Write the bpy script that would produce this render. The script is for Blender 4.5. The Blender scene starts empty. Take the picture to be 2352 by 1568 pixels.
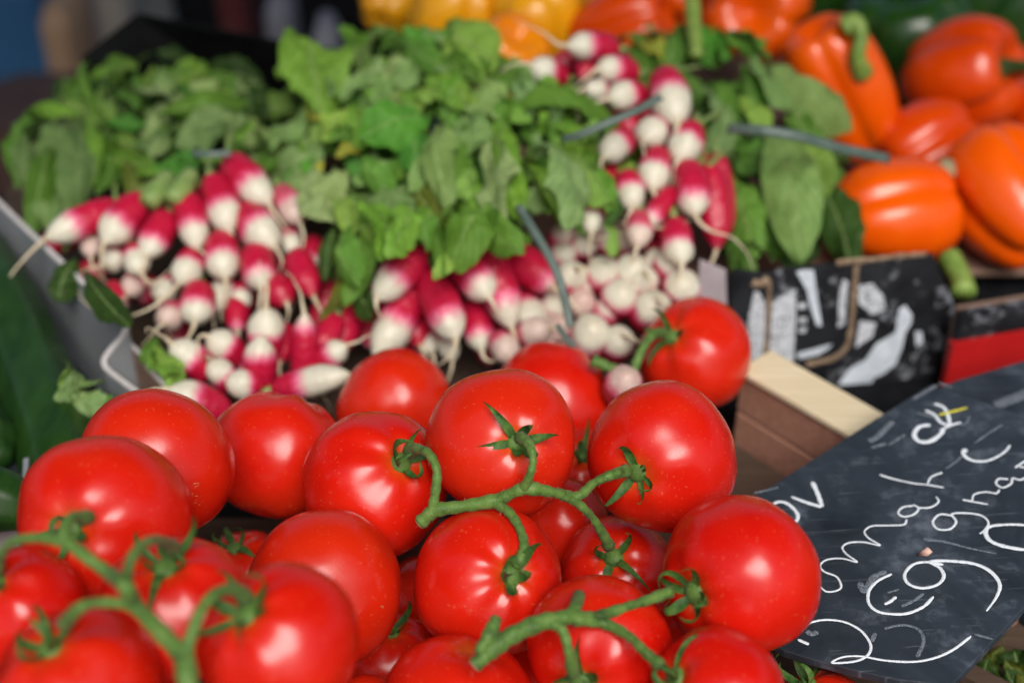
import bpy, math, random
import numpy as np
from mathutils import Matrix, Vector, noise as mnoise

S = bpy.context.scene
COL = S.collection
rng = random.Random(11)

# ------------------------------------------------------------------ camera
H = 0.64                                   # lens height above the stall table (table top is z = 0)
TH = math.radians(35)
cam_d = bpy.data.cameras.new("camera")
cam_d.lens = 50; cam_d.sensor_width = 36
cam_d.clip_start = 0.02; cam_d.clip_end = 200
cam_d.dof.use_dof = True
cam_d.dof.focus_distance = 0.735
cam_d.dof.aperture_fstop = 3.4
cam_d.dof.aperture_blades = 9
cam = bpy.data.objects.new("camera", cam_d); COL.objects.link(cam)
cam.location = (0, 0, H); cam.rotation_euler = (math.radians(90) - TH, 0, 0)
S.camera = cam
# ------------------------------------------------------------------ sky, sun, exposure
SUN_EL, SUN_AZ = math.radians(50), math.radians(12)      # behind the photographer, slightly to the right
w = bpy.data.worlds.new("World"); S.world = w; w.use_nodes = True
nt = w.node_tree
bg = nt.nodes["Background"]; bg.inputs[1].default_value = 0.05
sky = nt.nodes.new("ShaderNodeTexSky"); sky.sky_type = 'NISHITA'; sky.sun_disc = False
sky.sun_elevation = SUN_EL; sky.sun_rotation = math.pi - SUN_AZ
sky.dust_density = 5.0; sky.air_density = 1.0; sky.ozone_density = 1.0
nt.links.new(sky.outputs[0], bg.inputs[0])
sl = bpy.data.lights.new("sun", 'SUN'); sl.energy = 1.5; sl.angle = math.radians(33); sl.color = (1.0, 0.985, 0.955)
sun = bpy.data.objects.new("sun", sl); COL.objects.link(sun)
sd = Vector((math.sin(SUN_AZ) * math.cos(SUN_EL), -math.cos(SUN_AZ) * math.cos(SUN_EL), math.sin(SUN_EL)))
sun.rotation_euler = sd.to_track_quat('Z', 'Y').to_euler()
S.view_settings.view_transform = 'Standard'; S.view_settings.look = 'None'
S.view_settings.exposure = 0.92; S.view_settings.gamma = 1.0; S.view_settings.use_curve_mapping = False
S.cycles.max_bounces = 8; S.cycles.use_denoising = True

# ------------------------------------------------------------------ surveying: a sight line from the camera to a real point
F = np.array([0, math.cos(TH), -math.sin(TH)]); U = np.array([0, math.sin(TH), math.cos(TH)]); R = np.array([1.0, 0, 0])
C0 = np.array([0, 0, H]); FP = 3267.0
def D(x, y): return (x - 1176) / FP * R + (784 - y) / FP * U + F
def P(x, y, Z): return C0 + D(x, y) * Z                       # point at depth Z
def Pz(x, y, z):                                              # point on the level plane of height z
    d = D(x, y); return C0 + d * ((z - H) / d[2])
def Pp(x, y, o, n):                                           # point on any plane
    d = D(x, y); return C0 + d * (np.dot(o - C0, n) / np.dot(d, n))
def unit(v): v = np.asarray(v, float); return v / (np.linalg.norm(v) + 1e-12)
def frame(o, y, n, s=1.0):                                    # matrix with y axis and approximate z axis
    y = unit(y); x = unit(np.cross(y, n)); z = np.cross(x, y)
    return Matrix([[x[0] * s, y[0] * s, z[0] * s, o[0]], [x[1] * s, y[1] * s, z[1] * s, o[1]], [x[2] * s, y[2] * s, z[2] * s, o[2]], [0, 0, 0, 1]])

# ------------------------------------------------------------------ object helpers
WM = {}
def mesh(name, v, f, smooth=True):
    m = bpy.data.meshes.new(name); m.from_pydata([tuple(map(float, p)) for p in v], [], [tuple(int(i) for i in q) for q in f]); m.update()
    if smooth: m.shade_smooth()
    return m
def obj(name, m, mat=None, parent=None, M=None, color=None):
    o = bpy.data.objects.new(name, m); COL.objects.link(o)
    M = M.copy() if M is not None else Matrix.Identity(4)
    if mat is not None and m is not None and len(m.materials) == 0: m.materials.append(mat)
    if parent is not None:
        o.parent = parent; o.matrix_parent_inverse = WM[parent.name].inverted()
    o.matrix_basis = M; WM[o.name] = M
    if color is not None: o.color = (*color, 1.0)
    return o
def tag(o, label, cat, group=None):
    o['label'] = label; o['category'] = cat
    if group: o['group'] = group
    return o
def root(name, p, label, cat, group=None):
    o = obj(name, None, M=Matrix.Translation(Vector([float(a) for a in p]))); o.empty_display_size = .02
    return tag(o, label, cat, group)

def spline(pts, n=6):
    p = np.asarray(pts, float)
    if len(p) < 3: return np.array([p[0] + (p[-1] - p[0]) * t for t in np.linspace(0, 1, n + 1)])
    q = np.vstack([2 * p[0] - p[1], p, 2 * p[-1] - p[-2]]); out = []
    for i in range(1, len(q) - 2):
        for t in np.linspace(0, 1, n, endpoint=False):
            a, b, c, d = q[i - 1], q[i], q[i + 1], q[i + 2]
            out.append(.5 * (2 * b + (c - a) * t + (2 * a - 5 * b + 4 * c - d) * t * t + (3 * b - a - 3 * c + d) * t ** 3))
    out.append(p[-1]); return np.array(out)
def tube(pts, rad, k=8, cap=True):
    pts = np.asarray(pts, float); n = len(pts); rad = np.interp(np.linspace(0, 1, n), np.linspace(0, 1, len(rad)), rad)
    tg = np.gradient(pts, axis=0); up = np.array([.13, .21, .97]); v, f = [], []
    a = None
    for i in range(n):
        t = unit(tg[i])
        a = unit(np.cross(t, up)) if a is None else unit(a - t * np.dot(a, t))
        b = np.cross(t, a)
        for j in range(k):
            c = 2 * math.pi * j / k; v.append(pts[i] + rad[i] * (math.cos(c) * a + math.sin(c) * b))
    for i in range(n - 1):
        for j in range(k): f.append((i * k + j, i * k + (j + 1) % k, (i + 1) * k + (j + 1) % k, (i + 1) * k + j))
    if cap:
        f.append(tuple(range(k))[::-1]); f.append(tuple((n - 1) * k + j for j in range(k)))
    return v, f
def join(parts):
    v, f = [], []
    for a, b in parts:
        o = len(v); v += list(a); f += [tuple(i + o for i in q) for q in b]
    return v, f
def prism(poly, thick, nrm=None):
    p = np.asarray(poly, float); n = len(p)
    nn = unit(nrm) if nrm is not None else unit(np.cross(p[1] - p[0], p[2] - p[0]))
    v = list(p) + list(p - nn * thick)
    f = [tuple(range(n)), tuple(range(2 * n - 1, n - 1, -1))] + [(i, i + n, (i + 1) % n + n, (i + 1) % n) for i in range(n)]
    return v, f
def slab(name, poly, thick, mat, parent=None, nrm=None, bevel=0.0008):
    v, f = prism(poly, thick, nrm); m = mesh(name, v, f, False)
    o = obj(name, m, mat, parent)
    if bevel:
        b = o.modifiers.new("bevel", 'BEVEL'); b.width = bevel; b.segments = 2; b.limit_method = 'ANGLE'
    return o
def wall(top, h, t):                                           # thick upright sheet below a poly-line rim
    p = np.asarray(top, float); n = len(p); tg = np.gradient(p, axis=0); v, f = [], []
    h = np.full(n, h) if np.isscalar(h) else np.asarray(h)
    for i in range(n):
        s = unit(np.cross(tg[i] * [1, 1, 0], [0, 0, 1])) * t / 2; d = np.array([0, 0, h[i]])
        v += [p[i] + s, p[i] - s, p[i] - s - d, p[i] + s - d]
    for i in range(n - 1):
        for j in range(4): f.append((i * 4 + j, i * 4 + (j + 1) % 4, i * 4 + 4 + (j + 1) % 4, i * 4 + 4 + j))
    f += [(3, 2, 1, 0), ((n - 1) * 4, (n - 1) * 4 + 1, (n - 1) * 4 + 2, (n - 1) * 4 + 3)]
    return v, f

# ------------------------------------------------------------------ materials
def mat(name, rough=.5, color=(.5, .5, .5), spec=.5):
    m = bpy.data.materials.new(name); m.use_nodes = True
    b = m.node_tree.nodes["Principled BSDF"]; b.inputs["Base Color"].default_value = (*color, 1)
    b.inputs["Roughness"].default_value = rough; b.inputs["Specular IOR Level"].default_value = spec
    return m, m.node_tree, b
class G:
    def __init__(s, t): s.t = t
    def n(s, ty, **k):
        x = s.t.nodes.new(ty)
        for a, b in k.items(): setattr(x, a, b)
        return x
    def l(s, a, b): s.t.links.new(a, b)
    def noise(s, vec, scale, detail=3, rough=.5, dist=0):
        x = s.n("ShaderNodeTexNoise"); x.inputs["Scale"].default_value = scale; x.inputs["Detail"].default_value = detail
        x.inputs["Roughness"].default_value = rough; x.inputs["Distortion"].default_value = dist
        if vec is not None: s.l(vec, x.inputs["Vector"])
        return x.outputs["Fac"]
    def ramp(s, fac, stops, interp='LINEAR'):
        x = s.n("ShaderNodeValToRGB"); e = x.color_ramp.elements; x.color_ramp.interpolation = interp
        while len(e) < len(stops): e.new(.5)
        for q, (p, c) in zip(e, stops): q.position = p; q.color = (*c, 1) if not np.isscalar(c) else (c, c, c, 1)
        s.l(fac, x.inputs[0]); return x.outputs[0]
    def mix(s, fac, a, b, mode='MIX'):
        x = s.n("ShaderNodeMix", data_type='RGBA', blend_type=mode)
        for v, i in ((fac, 0), (a, 6), (b, 7)):
            if hasattr(v, "is_linked"): s.l(v, x.inputs[i])
            elif i == 0: x.inputs[0].default_value = v
            else: x.inputs[i].default_value = (*v, 1)
        return x.outputs[2]
    def math(s, op, a, b=0.0, c=None):
        x = s.n("ShaderNodeMath", operation=op)
        for v, i in ((a, 0), (b, 1), (c, 2)):
            if v is None: continue
            if hasattr(v, "is_linked"): s.l(v, x.inputs[i])
            else: x.inputs[i].default_value = v
        return x.outputs[0]
    def bump(s, h, b, strength=.2, dist=.001):
        x = s.n("ShaderNodeBump"); x.inputs["Strength"].default_value = strength; x.inputs["Distance"].default_value = dist
        s.l(h, x.inputs["Height"]); s.l(x.outputs[0], b.inputs["Normal"])
    def obj(s): return s.n("ShaderNodeTexCoord").outputs["Object"]
    def uv(s): return s.n("ShaderNodeTexCoord").outputs["UV"]

def tomato_material():
    m, t, b = mat("tomato_skin", .26, spec=.46); g = G(t); oc = g.obj()
    rnd = g.n("ShaderNodeObjectInfo").outputs["Random"]
    base = g.mix(g.ramp(g.noise(oc, 26, 3), [(.35, 0), (.7, 1)]), (.56, .0062, .0026), (.62, .013, .0036))
    base = g.mix(g.math('MULTIPLY', rnd, .5), base, (.60, .026, .005))
    base = g.mix(g.math('MULTIPLY', g.ramp(g.noise(oc, 9, 2), [(.5, 0), (.75, 1)]), .45), base, (.64, .034, .004))
    ring = g.n("ShaderNodeAttribute", attribute_name="ring").outputs["Fac"]
    base = g.mix(g.math('MULTIPLY', ring, .55), base, (.58, .17, .016))
    sp = g.ramp(g.noise(oc, 520, 1), [(.69, 0), (.73, 1)])
    base = g.mix(g.math('MULTIPLY', sp, .16), base, (.8, .25, .1))
    vor = g.n("ShaderNodeTexVoronoi"); vor.inputs["Scale"].default_value = 95; g.l(oc, vor.inputs["Vector"])
    dot = g.ramp(vor.outputs["Distance"], [(.045, 1), (.075, 0)])
    keep = g.ramp(g.noise(oc, 33, 2), [(.58, 0), (.62, 1)])
    base = g.mix(g.math('MULTIPLY', g.math('MULTIPLY', dot, keep), .45), base, (.75, .33, .14))
    g.l(base, b.inputs["Base Color"])
    g.l(g.ramp(g.noise(oc, 60, 4), [(.3, .20), (.7, .30)]), b.inputs["Roughness"])
    b.inputs["Subsurface Weight"].default_value = .05; b.inputs["Subsurface Radius"].default_value = (.012, .003, .0015); b.inputs["Subsurface Scale"].default_value = .5
    h = g.math('ADD', g.noise(oc, 70, 2), g.math('MULTIPLY', g.noise(oc, 700, 2), .06))
    g.bump(h, b, .10, .0025); return m
def stem_material():
    m, t, b = mat("green_stem", .55, spec=.3); g = G(t); oc = g.n("ShaderNodeNewGeometry").outputs["Position"]
    c = g.ramp(g.noise(oc, 110, 4, .6), [(.3, (.035, .075, .014)), (.5, (.085, .175, .030)), (.75, (.15, .24, .055))])
    sp = g.ramp(g.noise(oc, 900, 2), [(.62, 0), (.70, 1)])
    c = g.mix(g.math('MULTIPLY', sp, .4), c, (.26, .33, .14)); g.l(c, b.inputs["Base Color"])
    b.inputs["Sheen Weight"].default_value = .06; b.inputs["Sheen Roughness"].default_value = .5
    g.bump(g.noise(oc, 700, 3), b, .35, .0008); return m
def sepal_material():
    m, t, b = mat("sepal_green", .6, spec=.3); g = G(t); oc = g.n("ShaderNodeNewGeometry").outputs["Position"]
    c = g.ramp(g.noise(oc, 160, 4, .6), [(.3, (.016, .048, .010)), (.52, (.045, .115, .020)), (.78, (.13, .20, .04))])
    g.l(c, b.inputs["Base Color"]); g.bump(g.noise(oc, 500, 3), b, .4, .0008); return m
def leaf_material():
    m, t, b = mat("radish_leaf", .58, spec=.22); g = G(t); uv = g.uv()
    oi = g.n("ShaderNodeObjectInfo"); col = oi.outputs["Color"]
    oc = g.obj()
    n1 = g.noise(oc, 45, 4, .6)
    c = g.mix(g.ramp(n1, [(.3, 0), (.75, 1)]), g.mix(1.0, col, (.72, .76, .62), 'MULTIPLY'), g.mix(1.0, col, (1.3, 1.2, 1.25), 'MULTIPLY'))
    sx = g.n("ShaderNodeSeparateXYZ"); g.l(uv, sx.inputs[0])
    u, v = sx.outputs[0], sx.outputs[1]
    av = g.math('ABSOLUTE', u)
    mid = g.ramp(av, [(.0, 1), (.05, .75), (.09, 0)])
    ph = g.math('SUBTRACT', g.math('MULTIPLY', v, 9.0), g.math('MULTIPLY', av, 3.0))
    ph = g.math('ADD', ph, g.math('MULTIPLY', g.noise(oc, 20, 2), .8))
    fr = g.math('ABSOLUTE', g.math('SUBTRACT', g.math('FRACT', ph), .5))
    vein = g.ramp(fr, [(.0, 1), (.07, .0)])
    c = g.mix(g.math('MULTIPLY', vein, .22), c, g.mix(1.0, col, (1.7, 1.45, 1.6), 'MULTIPLY'))
    c = g.mix(g.math('MULTIPLY', mid, .55), c, (.26, .36, .13))
    ye = g.ramp(g.math('ADD', av, g.math('MULTIPLY', g.noise(oc, 30, 3), .5)), [(1.16, 0), (1.3, 1)])
    c = g.mix(g.math('MULTIPLY', ye, .5), c, (.34, .33, .07))
    geo = g.n("ShaderNodeNewGeometry").outputs["Backfacing"]
    c = g.mix(g.math('MULTIPLY', geo, .45), c, (.20, .29, .12))
    g.l(c, b.inputs["Base Color"])
    h = g.math('ADD', g.math('MULTIPLY', vein, -.6), g.noise(oc, 160, 3)); g.bump(h, b, .9, .0016)
    tr = g.n("ShaderNodeBsdfTranslucent"); g.l(g.mix(1.0, c, (1.2, 1.35, .5), 'MULTIPLY'), tr.inputs[0])
    ms = g.n("ShaderNodeMixShader"); ms.inputs[0].default_value = .22
    out = [n for n in t.nodes if n.type == 'OUTPUT_MATERIAL'][0]
    g.l(b.outputs[0], ms.inputs[1]); g.l(tr.outputs[0], ms.inputs[2]); g.l(ms.outputs[0], out.inputs[0]); return m
def radish_material():
    m, t, b = mat("radish_skin", .33, spec=.45); g = G(t); oc = g.obj()
    oi = g.n("ShaderNodeObjectInfo"); sc = g.n("ShaderNodeSeparateColor"); g.l(oi.outputs["Color"], sc.inputs[0])
    sx = g.n("ShaderNodeSeparateXYZ"); g.l(oc, sx.inputs[0])
    off = g.n("ShaderNodeVectorMath", operation='ADD'); g.l(oc, off.inputs[0]); cmb = g.n("ShaderNodeCombineXYZ")
    g.l(g.math('MULTIPLY', oi.outputs["Random"], 40), cmb.inputs[0]); g.l(cmb.outputs[0], off.inputs[1]); vec = off.outputs[0]
    mp = g.n("ShaderNodeMapping"); mp.inputs["Scale"].default_value = (1, 1, .25); g.l(vec, mp.inputs[0])
    tt = g.math('SUBTRACT', sx.outputs[2], sc.outputs[0])
    tt = g.math('ADD', tt, g.math('MULTIPLY', g.math('SUBTRACT', g.noise(mp.outputs[0], 9, 3, .6), .5), .22))
    tt = g.math('ADD', tt, .5)
    red = g.mix(g.noise(vec, 6, 3), (.36, .004, .022), (.52, .010, .052))
    pink = (.66, .085, .20)
    white = g.mix(g.ramp(g.noise(mp.outputs[0], 10, 4), [(.35, 0), (.7, 1)]), (.58, .54, .42), (.66, .64, .53))
    tan = (.62, .50, .30)
    f1 = g.ramp(tt, [(.40, 0), (.49, 1)]); f2 = g.ramp(tt, [(.48, 0), (.62, 1)])
    c = g.mix(f1, red, pink); c = g.mix(f2, c, white)
    tipf = g.ramp(sx.outputs[2], [(.93, 0), (1.0, 1)])
    c = g.mix(g.math('MULTIPLY', tipf, .25), c, tan)
    c = g.mix(sc.outputs[1], c, g.mix(.55, c, (.50, .16, .20)))
    g.l(c, b.inputs["Base Color"])
    b.inputs["Subsurface Weight"].default_value = .1; b.inputs["Subsurface Radius"].default_value = (.1, .05, .04); b.inputs["Subsurface Scale"].default_value = .3
    wv = g.n("ShaderNodeTexWave", bands_direction='Z'); wv.inputs["Scale"].default_value = 2.2; wv.inputs["Distortion"].default_value = 6; g.l(vec, wv.inputs[0])
    g.bump(g.math('ADD', g.noise(vec, 12, 3), g.math('MULTIPLY', wv.outputs[1], .25)), b, .15, .02); return m
def simple(name, c1, c2, scale, rough=.5, spec=.4, bump=.15, bd=.001, pos=True, stretch=None):
    m, t, b = mat(name, rough, spec=spec); g = G(t)
    vec = g.n("ShaderNodeNewGeometry").outputs["Position"] if pos else g.obj()
    if stretch:
        mp = g.n("ShaderNodeMapping"); mp.inputs["Scale"].default_value = stretch; g.l(vec, mp.inputs[0]); vec = mp.outputs[0]
    n = g.noise(vec, scale, 5, .6)
    g.l(g.mix(g.ramp(n, [(.3, 0), (.7, 1)]), c1, c2), b.inputs["Base Color"]); g.bump(n, b, bump, bd); return m
def pepper_material(name, a, bcol):
    m, t, b = mat(name, .24, spec=.5); g = G(t); oc = g.obj()
    g.l(g.mix(g.ramp(g.noise(oc, 22, 3), [(.3, 0), (.7, 1)]), a, bcol), b.inputs["Base Color"])
    b.inputs["Subsurface Weight"].default_value = .04; b.inputs["Subsurface Radius"].default_value = (.01, .004, .001); b.inputs["Subsurface Scale"].default_value = .5
    g.bump(g.noise(oc, 45, 2), b, .15, .003); return m
def print_material():                                          # white print on black card, mottled
    m, t, b = mat("printed_white", .6, spec=.3); g = G(t); p = g.n("ShaderNodeNewGeometry").outputs["Position"]
    f = g.ramp(g.noise(p, 420, 3, .7), [(.40, 0), (.47, 1)])
    g.l(g.mix(f, (.03, .035, .04), (.55, .58, .62)), b.inputs["Base Color"]); return m
def card_black():
    m, t, b = mat("black_card", .6, spec=.15); g = G(t); p = g.n("ShaderNodeNewGeometry").outputs["Position"]
    f = g.ramp(g.math('MULTIPLY', g.noise(p, 130, 4, .65), g.noise(p, 22, 2)), [(.30, 0), (.40, 1)])
    c = g.mix(g.ramp(g.noise(p, 40, 3), [(.3, 0), (.7, 1)]), (.006, .0065, .008), (.022, .024, .028))
    g.l(g.mix(g.math('MULTIPLY', f, .7), c, (.35, .37, .42)), b.inputs["Base Color"]); g.bump(g.noise(p, 200, 3), b, .1); return m
def slate_material():
    m, t, b = mat("slate", .5, spec=.45); g = G(t); p = g.n("ShaderNodeNewGeometry").outputs["Position"]
    n1 = g.noise(p, 10, 5, .6, .8); n2 = g.noise(p, 70, 5, .7)
    c = g.mix(g.ramp(n1, [(.35, 0), (.75, 1)]), (.011, .016, .023), (.052, .067, .088))
    sm = g.ramp(g.math('MULTIPLY', n1, n2), [(.27, 0), (.42, 1)])
    c = g.mix(g.math('MULTIPLY', sm, .30), c, (.28, .33, .40))
    mp = g.n("ShaderNodeMapping"); mp.inputs["Rotation"].default_value = (0, 0, .65); mp.inputs["Scale"].default_value = (30, 600, 30); g.l(p, mp.inputs[0])
    scr = g.ramp(g.noise(mp.outputs[0], 1, 2), [(.66, 0), (.72, 1)])
    c = g.mix(g.math('MULTIPLY', scr, .16), c, (.3, .34, .4))
    mp2 = g.n("ShaderNodeMapping"); mp2.inputs["Rotation"].default_value = (0, 0, -.5); mp2.inputs["Scale"].default_value = (20, 900, 20); g.l(p, mp2.inputs[0])
    scr2 = g.ramp(g.noise(mp2.outputs[0], 1, 2), [(.69, 0), (.74, 1)])
    c = g.mix(g.math('MULTIPLY', scr2, .2), c, (.3, .34, .4))
    g.l(c, b.inputs["Base Color"]); g.l(g.ramp(n2, [(.3, .42), (.7, .6)]), b.inputs["Roughness"]); g.bump(n2, b, .12, .0006); return m
def chalk_material(name, col, lo, hi):                         # chalk: grainy where pressed lightly, slate shows through
    m, t, b = mat(name, .8, spec=.2); g = G(t); p = g.n("ShaderNodeNewGeometry").outputs["Position"]
    f = g.ramp(g.noise(p, 1300, 3, .7), [(lo, 0), (hi, 1)])
    g.l(g.mix(f, (.045, .052, .065), col), b.inputs["Base Color"]); return m
def wood(name, a, bcol, rot):
    m, t, b = mat(name, .65, spec=.25); g = G(t); p = g.n("ShaderNodeNewGeometry").outputs["Position"]
    mp = g.n("ShaderNodeMapping"); mp.inputs["Rotation"].default_value = (0, 0, rot); mp.inputs["Scale"].default_value = (12, 260, 260); g.l(p, mp.inputs[0])
    n = g.noise(mp.outputs[0], 1, 4, .6, .4)
    g.l(g.mix(g.ramp(n, [(.3, 0), (.7, 1)]), a, bcol), b.inputs["Base Color"]); g.bump(n, b, .25, .0006); return m

M_TOM = tomato_material(); M_STEM = stem_material(); M_SEP = sepal_material(); M_LEAF = leaf_material(); M_RAD = radish_material()
M_ROOT = simple("root_hair", (.50, .40, .25), (.72, .64, .48), 120, .6)
M_CROWN = simple("leaf_stalk", (.14, .24, .06), (.28, .36, .12), 70, .45)
M_CUT = simple("cut_stem", (.20, .19, .10), (.36, .33, .20), 400, .7)
M_TIE = simple("green_tie", (.060, .100, .082), (.13, .17, .15), 60, .4, .4)
M_GREY = simple("grey_card", (.20, .215, .23), (.26, .275, .29), 14, .55)
M_EDGE = simple("card_edge", (.45, .43, .42), (.58, .56, .55), 200, .7)
M_KRAFT = simple("brown_card", (.17, .10, .070), (.26, .17, .125), 60, .7)
M_TORN = simple("torn_card", (.14, .09, .055), (.34, .25, .17), 160, .8, .2, .5)
M_MAUVE = simple("mauve_card", (.30, .255, .27), (.38, .33, .345), 40, .6)
M_BLACK = card_black(); M_PRINT = print_material()
M_SOLID = simple("white_print", (.42, .47, .53), (.64, .70, .76), 90, .6)
M_PLAIN = simple("plain_black_card", (.003, .0035, .0035), (.007, .008, .008), 40, .75, .08)
M_RED = simple("red_card", (.42, .008, .009), (.50, .010, .010), 30, .5)
M_SLATE = slate_material()
M_CHALK = chalk_material("chalk_white", (.74, .80, .86), .28, .42); M_CHALKF = chalk_material("chalk_faint", (.24, .28, .33), .38, .66)
M_CHALKY = chalk_material("chalk_yellow", (.62, .58, .06), .28, .42)
M_WOODP = wood("pale_wood", (.62, .51, .32), (.72, .63, .45), .9); M_WOODB = wood("brown_wood", (.32, .155, .105), (.44, .235, .165), .9)
M_WOODD = wood("dark_wood", (.05, .032, .022), (.10, .065, .045), .2)
M_OR = pepper_material("orange_pepper_skin", (.74, .078, .001), (.82, .105, .001)); M_ORD = pepper_material("shaded_deep_orange_skin", (.60, .045, .001), (.70, .070, .001)); M_YO = pepper_material("yellow_orange_skin", (.80, .20, .003), (.85, .27, .004)); M_YE = pepper_material("yellow_pepper_skin", (.78, .32, .004), (.85, .40, .008))  # M_ORD: orange skin darkened for the peppers that lie in shade
M_GR = pepper_material("green_pepper_skin", (.010, .045, .006), (.02, .075, .010))
M_PST = simple("pepper_stem_green", (.12, .22, .035), (.26, .36, .08), 60, .5)
M_PSTD = simple("pepper_stem_dark", (.02, .06, .015), (.05, .11, .03), 60, .5)
M_CUC = simple("cucumber_skin", (.006, .026, .004), (.020, .062, .009), 28, .36, .45, .2, .002, stretch=(3, 1, 1))
M_TABLE = simple("table_cloth", (.006, .0065, .008), (.012, .013, .015), 60, .9, .05)
M_GROUND = simple("asphalt", (.035, .035, .037), (.06, .06, .062), 60, .9)

# ------------------------------------------------------------------ setting: ground and stall table
g_ = obj("ground", mesh("ground", [(-60, -60, -.82), (60, -60, -.82), (60, 60, -.82), (-60, 60, -.82)], [(0, 1, 2, 3)], False), M_GROUND); g_['kind'] = 'structure'
tb = root("stall_table", (0, .9, -.82), "dark cloth covered market stall table under all the crates", "table")
def box(x0, x1, y0, y1, z0, z1):
    return ([(x0, y0, z0), (x1, y0, z0), (x1, y1, z0), (x0, y1, z0), (x0, y0, z1), (x1, y0, z1), (x1, y1, z1), (x0, y1, z1)],
            [(3, 2, 1, 0), (4, 5, 6, 7), (0, 1, 5, 4), (1, 2, 6, 5), (2, 3, 7, 6), (3, 0, 4, 7)])
def bx(name, x0, x1, y0, y1, z0, z1, m, parent=None, bev=.002):
    v, f = box(x0, x1, y0, y1, z0, z1); o = obj(name, mesh(name, v, f, False), m, parent)
    if bev: b = o.modifiers.new("bevel", 'BEVEL'); b.width = bev; b.segments = 2
    return o
slab("tabletop", [(-1.1, .25, 0), (1.3, .25, 0), (1.3, 1.6, 0), (.02, 1.6, 0), (-.08, 1.23, 0), (-1.1, 1.02, 0)], .03, M_TABLE, tb, (0, 0, 1), .002)
for x in (-1.0, 1.2):
    for y in (.33, .95): bx("leg", x - .025, x + .025, y - .025, y + .025, -.82, -.03, M_WOODD, tb)
# awning over the stall: it shades the produce from above, as market awnings do
aw = root("stall_awning", (0, 1.6, -.82), "dark canvas awning stretched over the whole market stall", "awning")
M_AWN = simple("awning_canvas", (.05, .05, .055), (.07, .07, .075), 20, .8)
slab("canvas", [(-2.2, .42, 1.25), (2.2, .42, 1.25), (2.2, 2.1, 1.55), (-2.2, 2.1, 1.55)], .004, M_AWN, aw, (0, 0, 1), 0)
slab("valance", [(-2.2, 2.1, 1.55), (2.2, 2.1, 1.55), (2.2, 2.1, 1.32), (-2.2, 2.1, 1.32)], .004, M_AWN, aw, (0, 1, 0), 0)
for x in (-2.15, 2.15):
    for y, z in ((.45, 1.25), (2.05, 1.54)):
        v, f = tube([(x, y, -.82), (x, y, z)], [.02], 10); obj("post", mesh("post", v, f), M_GREY, aw)

# ------------------------------------------------------------------ tomatoes
def tomato_mesh(Rr, seed, lob=.022, h=.86, dimple=.10):
    r = random.Random(seed); nu, nv = 72, 40; v = []; ring = []
    n1 = r.choice((5, 6, 7)); p1, p2, p3 = [r.uniform(0, 6.28) for _ in range(3)]
    e2 = r.uniform(-.018, .018); e3 = r.uniform(.008, .02); off = Vector((seed * 3.1, 0, 0))
    for i in range(nv + 1):
        th = math.pi * i / nv
        for j in range(nu):
            ph = 2 * math.pi * j / nu; sx, cx = math.sin(th), math.cos(th)
            q = sx ** .92 if sx > 0 else 0
            k = 1 + e2 * math.cos(2 * ph + p2) + e3 * math.cos(3 * ph + p3) * sx
            top = math.exp(-((th - .62) / .42) ** 2) + .5 * math.exp(-((th - 2.65) / .35) ** 2)
            k *= 1 + lob * math.cos(n1 * ph + p1 + .4 * math.sin(2 * ph + p2)) * top
            x, y, z = q * math.cos(ph) * k, q * math.sin(ph) * k, cx * h
            rho = math.hypot(x, y)
            z -= dimple * math.exp(-(rho / .24) ** 2) * (1 if cx > 0 else -.35)
            if cx > 0: z += .05 * lob / .022 * math.cos(n1 * ph + p1) * math.exp(-((rho - .42) / .22) ** 2) * .26
            d = .042 * mnoise.noise(Vector((x * 1.3, y * 1.3, z * 1.3)) + off) + .012 * mnoise.noise(Vector((x * 2.6, y * 3, z * 3)) + off)
            v.append((x * Rr * (1 + d), y * Rr * (1 + d), z * Rr * (1 + d)))
            ring.append(math.exp(-(rho / .2) ** 2) if cx > 0 else 0)
    f = [(i * nu + j, (i + 1) * nu + j, (i + 1) * nu + (j + 1) % nu, i * nu + (j + 1) % nu) for i in range(nv) for j in range(nu)]
    m = mesh("tomato", v, f); a = m.attributes.new("ring", 'FLOAT', 'POINT'); a.data.foreach_set("value", ring); return m
def sepal_mesh(L, wd, lift, curl, twist, seed):
    r = random.Random(seed); n = 12; v, f = [], []; p = np.zeros(3); ang = lift
    for i in range(n + 1):
        t = i / n; ww = wd * (min(1, .55 + 2.2 * t) if t < .25 else (1 - t) ** .8 * 1.22 + .03)
        tw = twist * t * t; c, s = math.cos(tw), math.sin(tw); up = np.array([0, -math.sin(ang), math.cos(ang)])
        side = np.array([c, 0, 0]) + up * s; nn = up * c - np.array([s, 0, 0])
        v += [p - side * ww / 2 + nn * ww * .18, p - nn * ww * .05, p + side * ww / 2 + nn * ww * .18]
        p = p + np.array([0, math.cos(ang), math.sin(ang)]) * L / n
        ang += curl / n * (.4 + 1.3 * t)
    for i in range(n):
        for j in range(2): f.append((i * 3 + j, i * 3 + j + 1, i * 3 + j + 4, i * 3 + j + 3))
    m = mesh("sepal", v, f); return m
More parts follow.
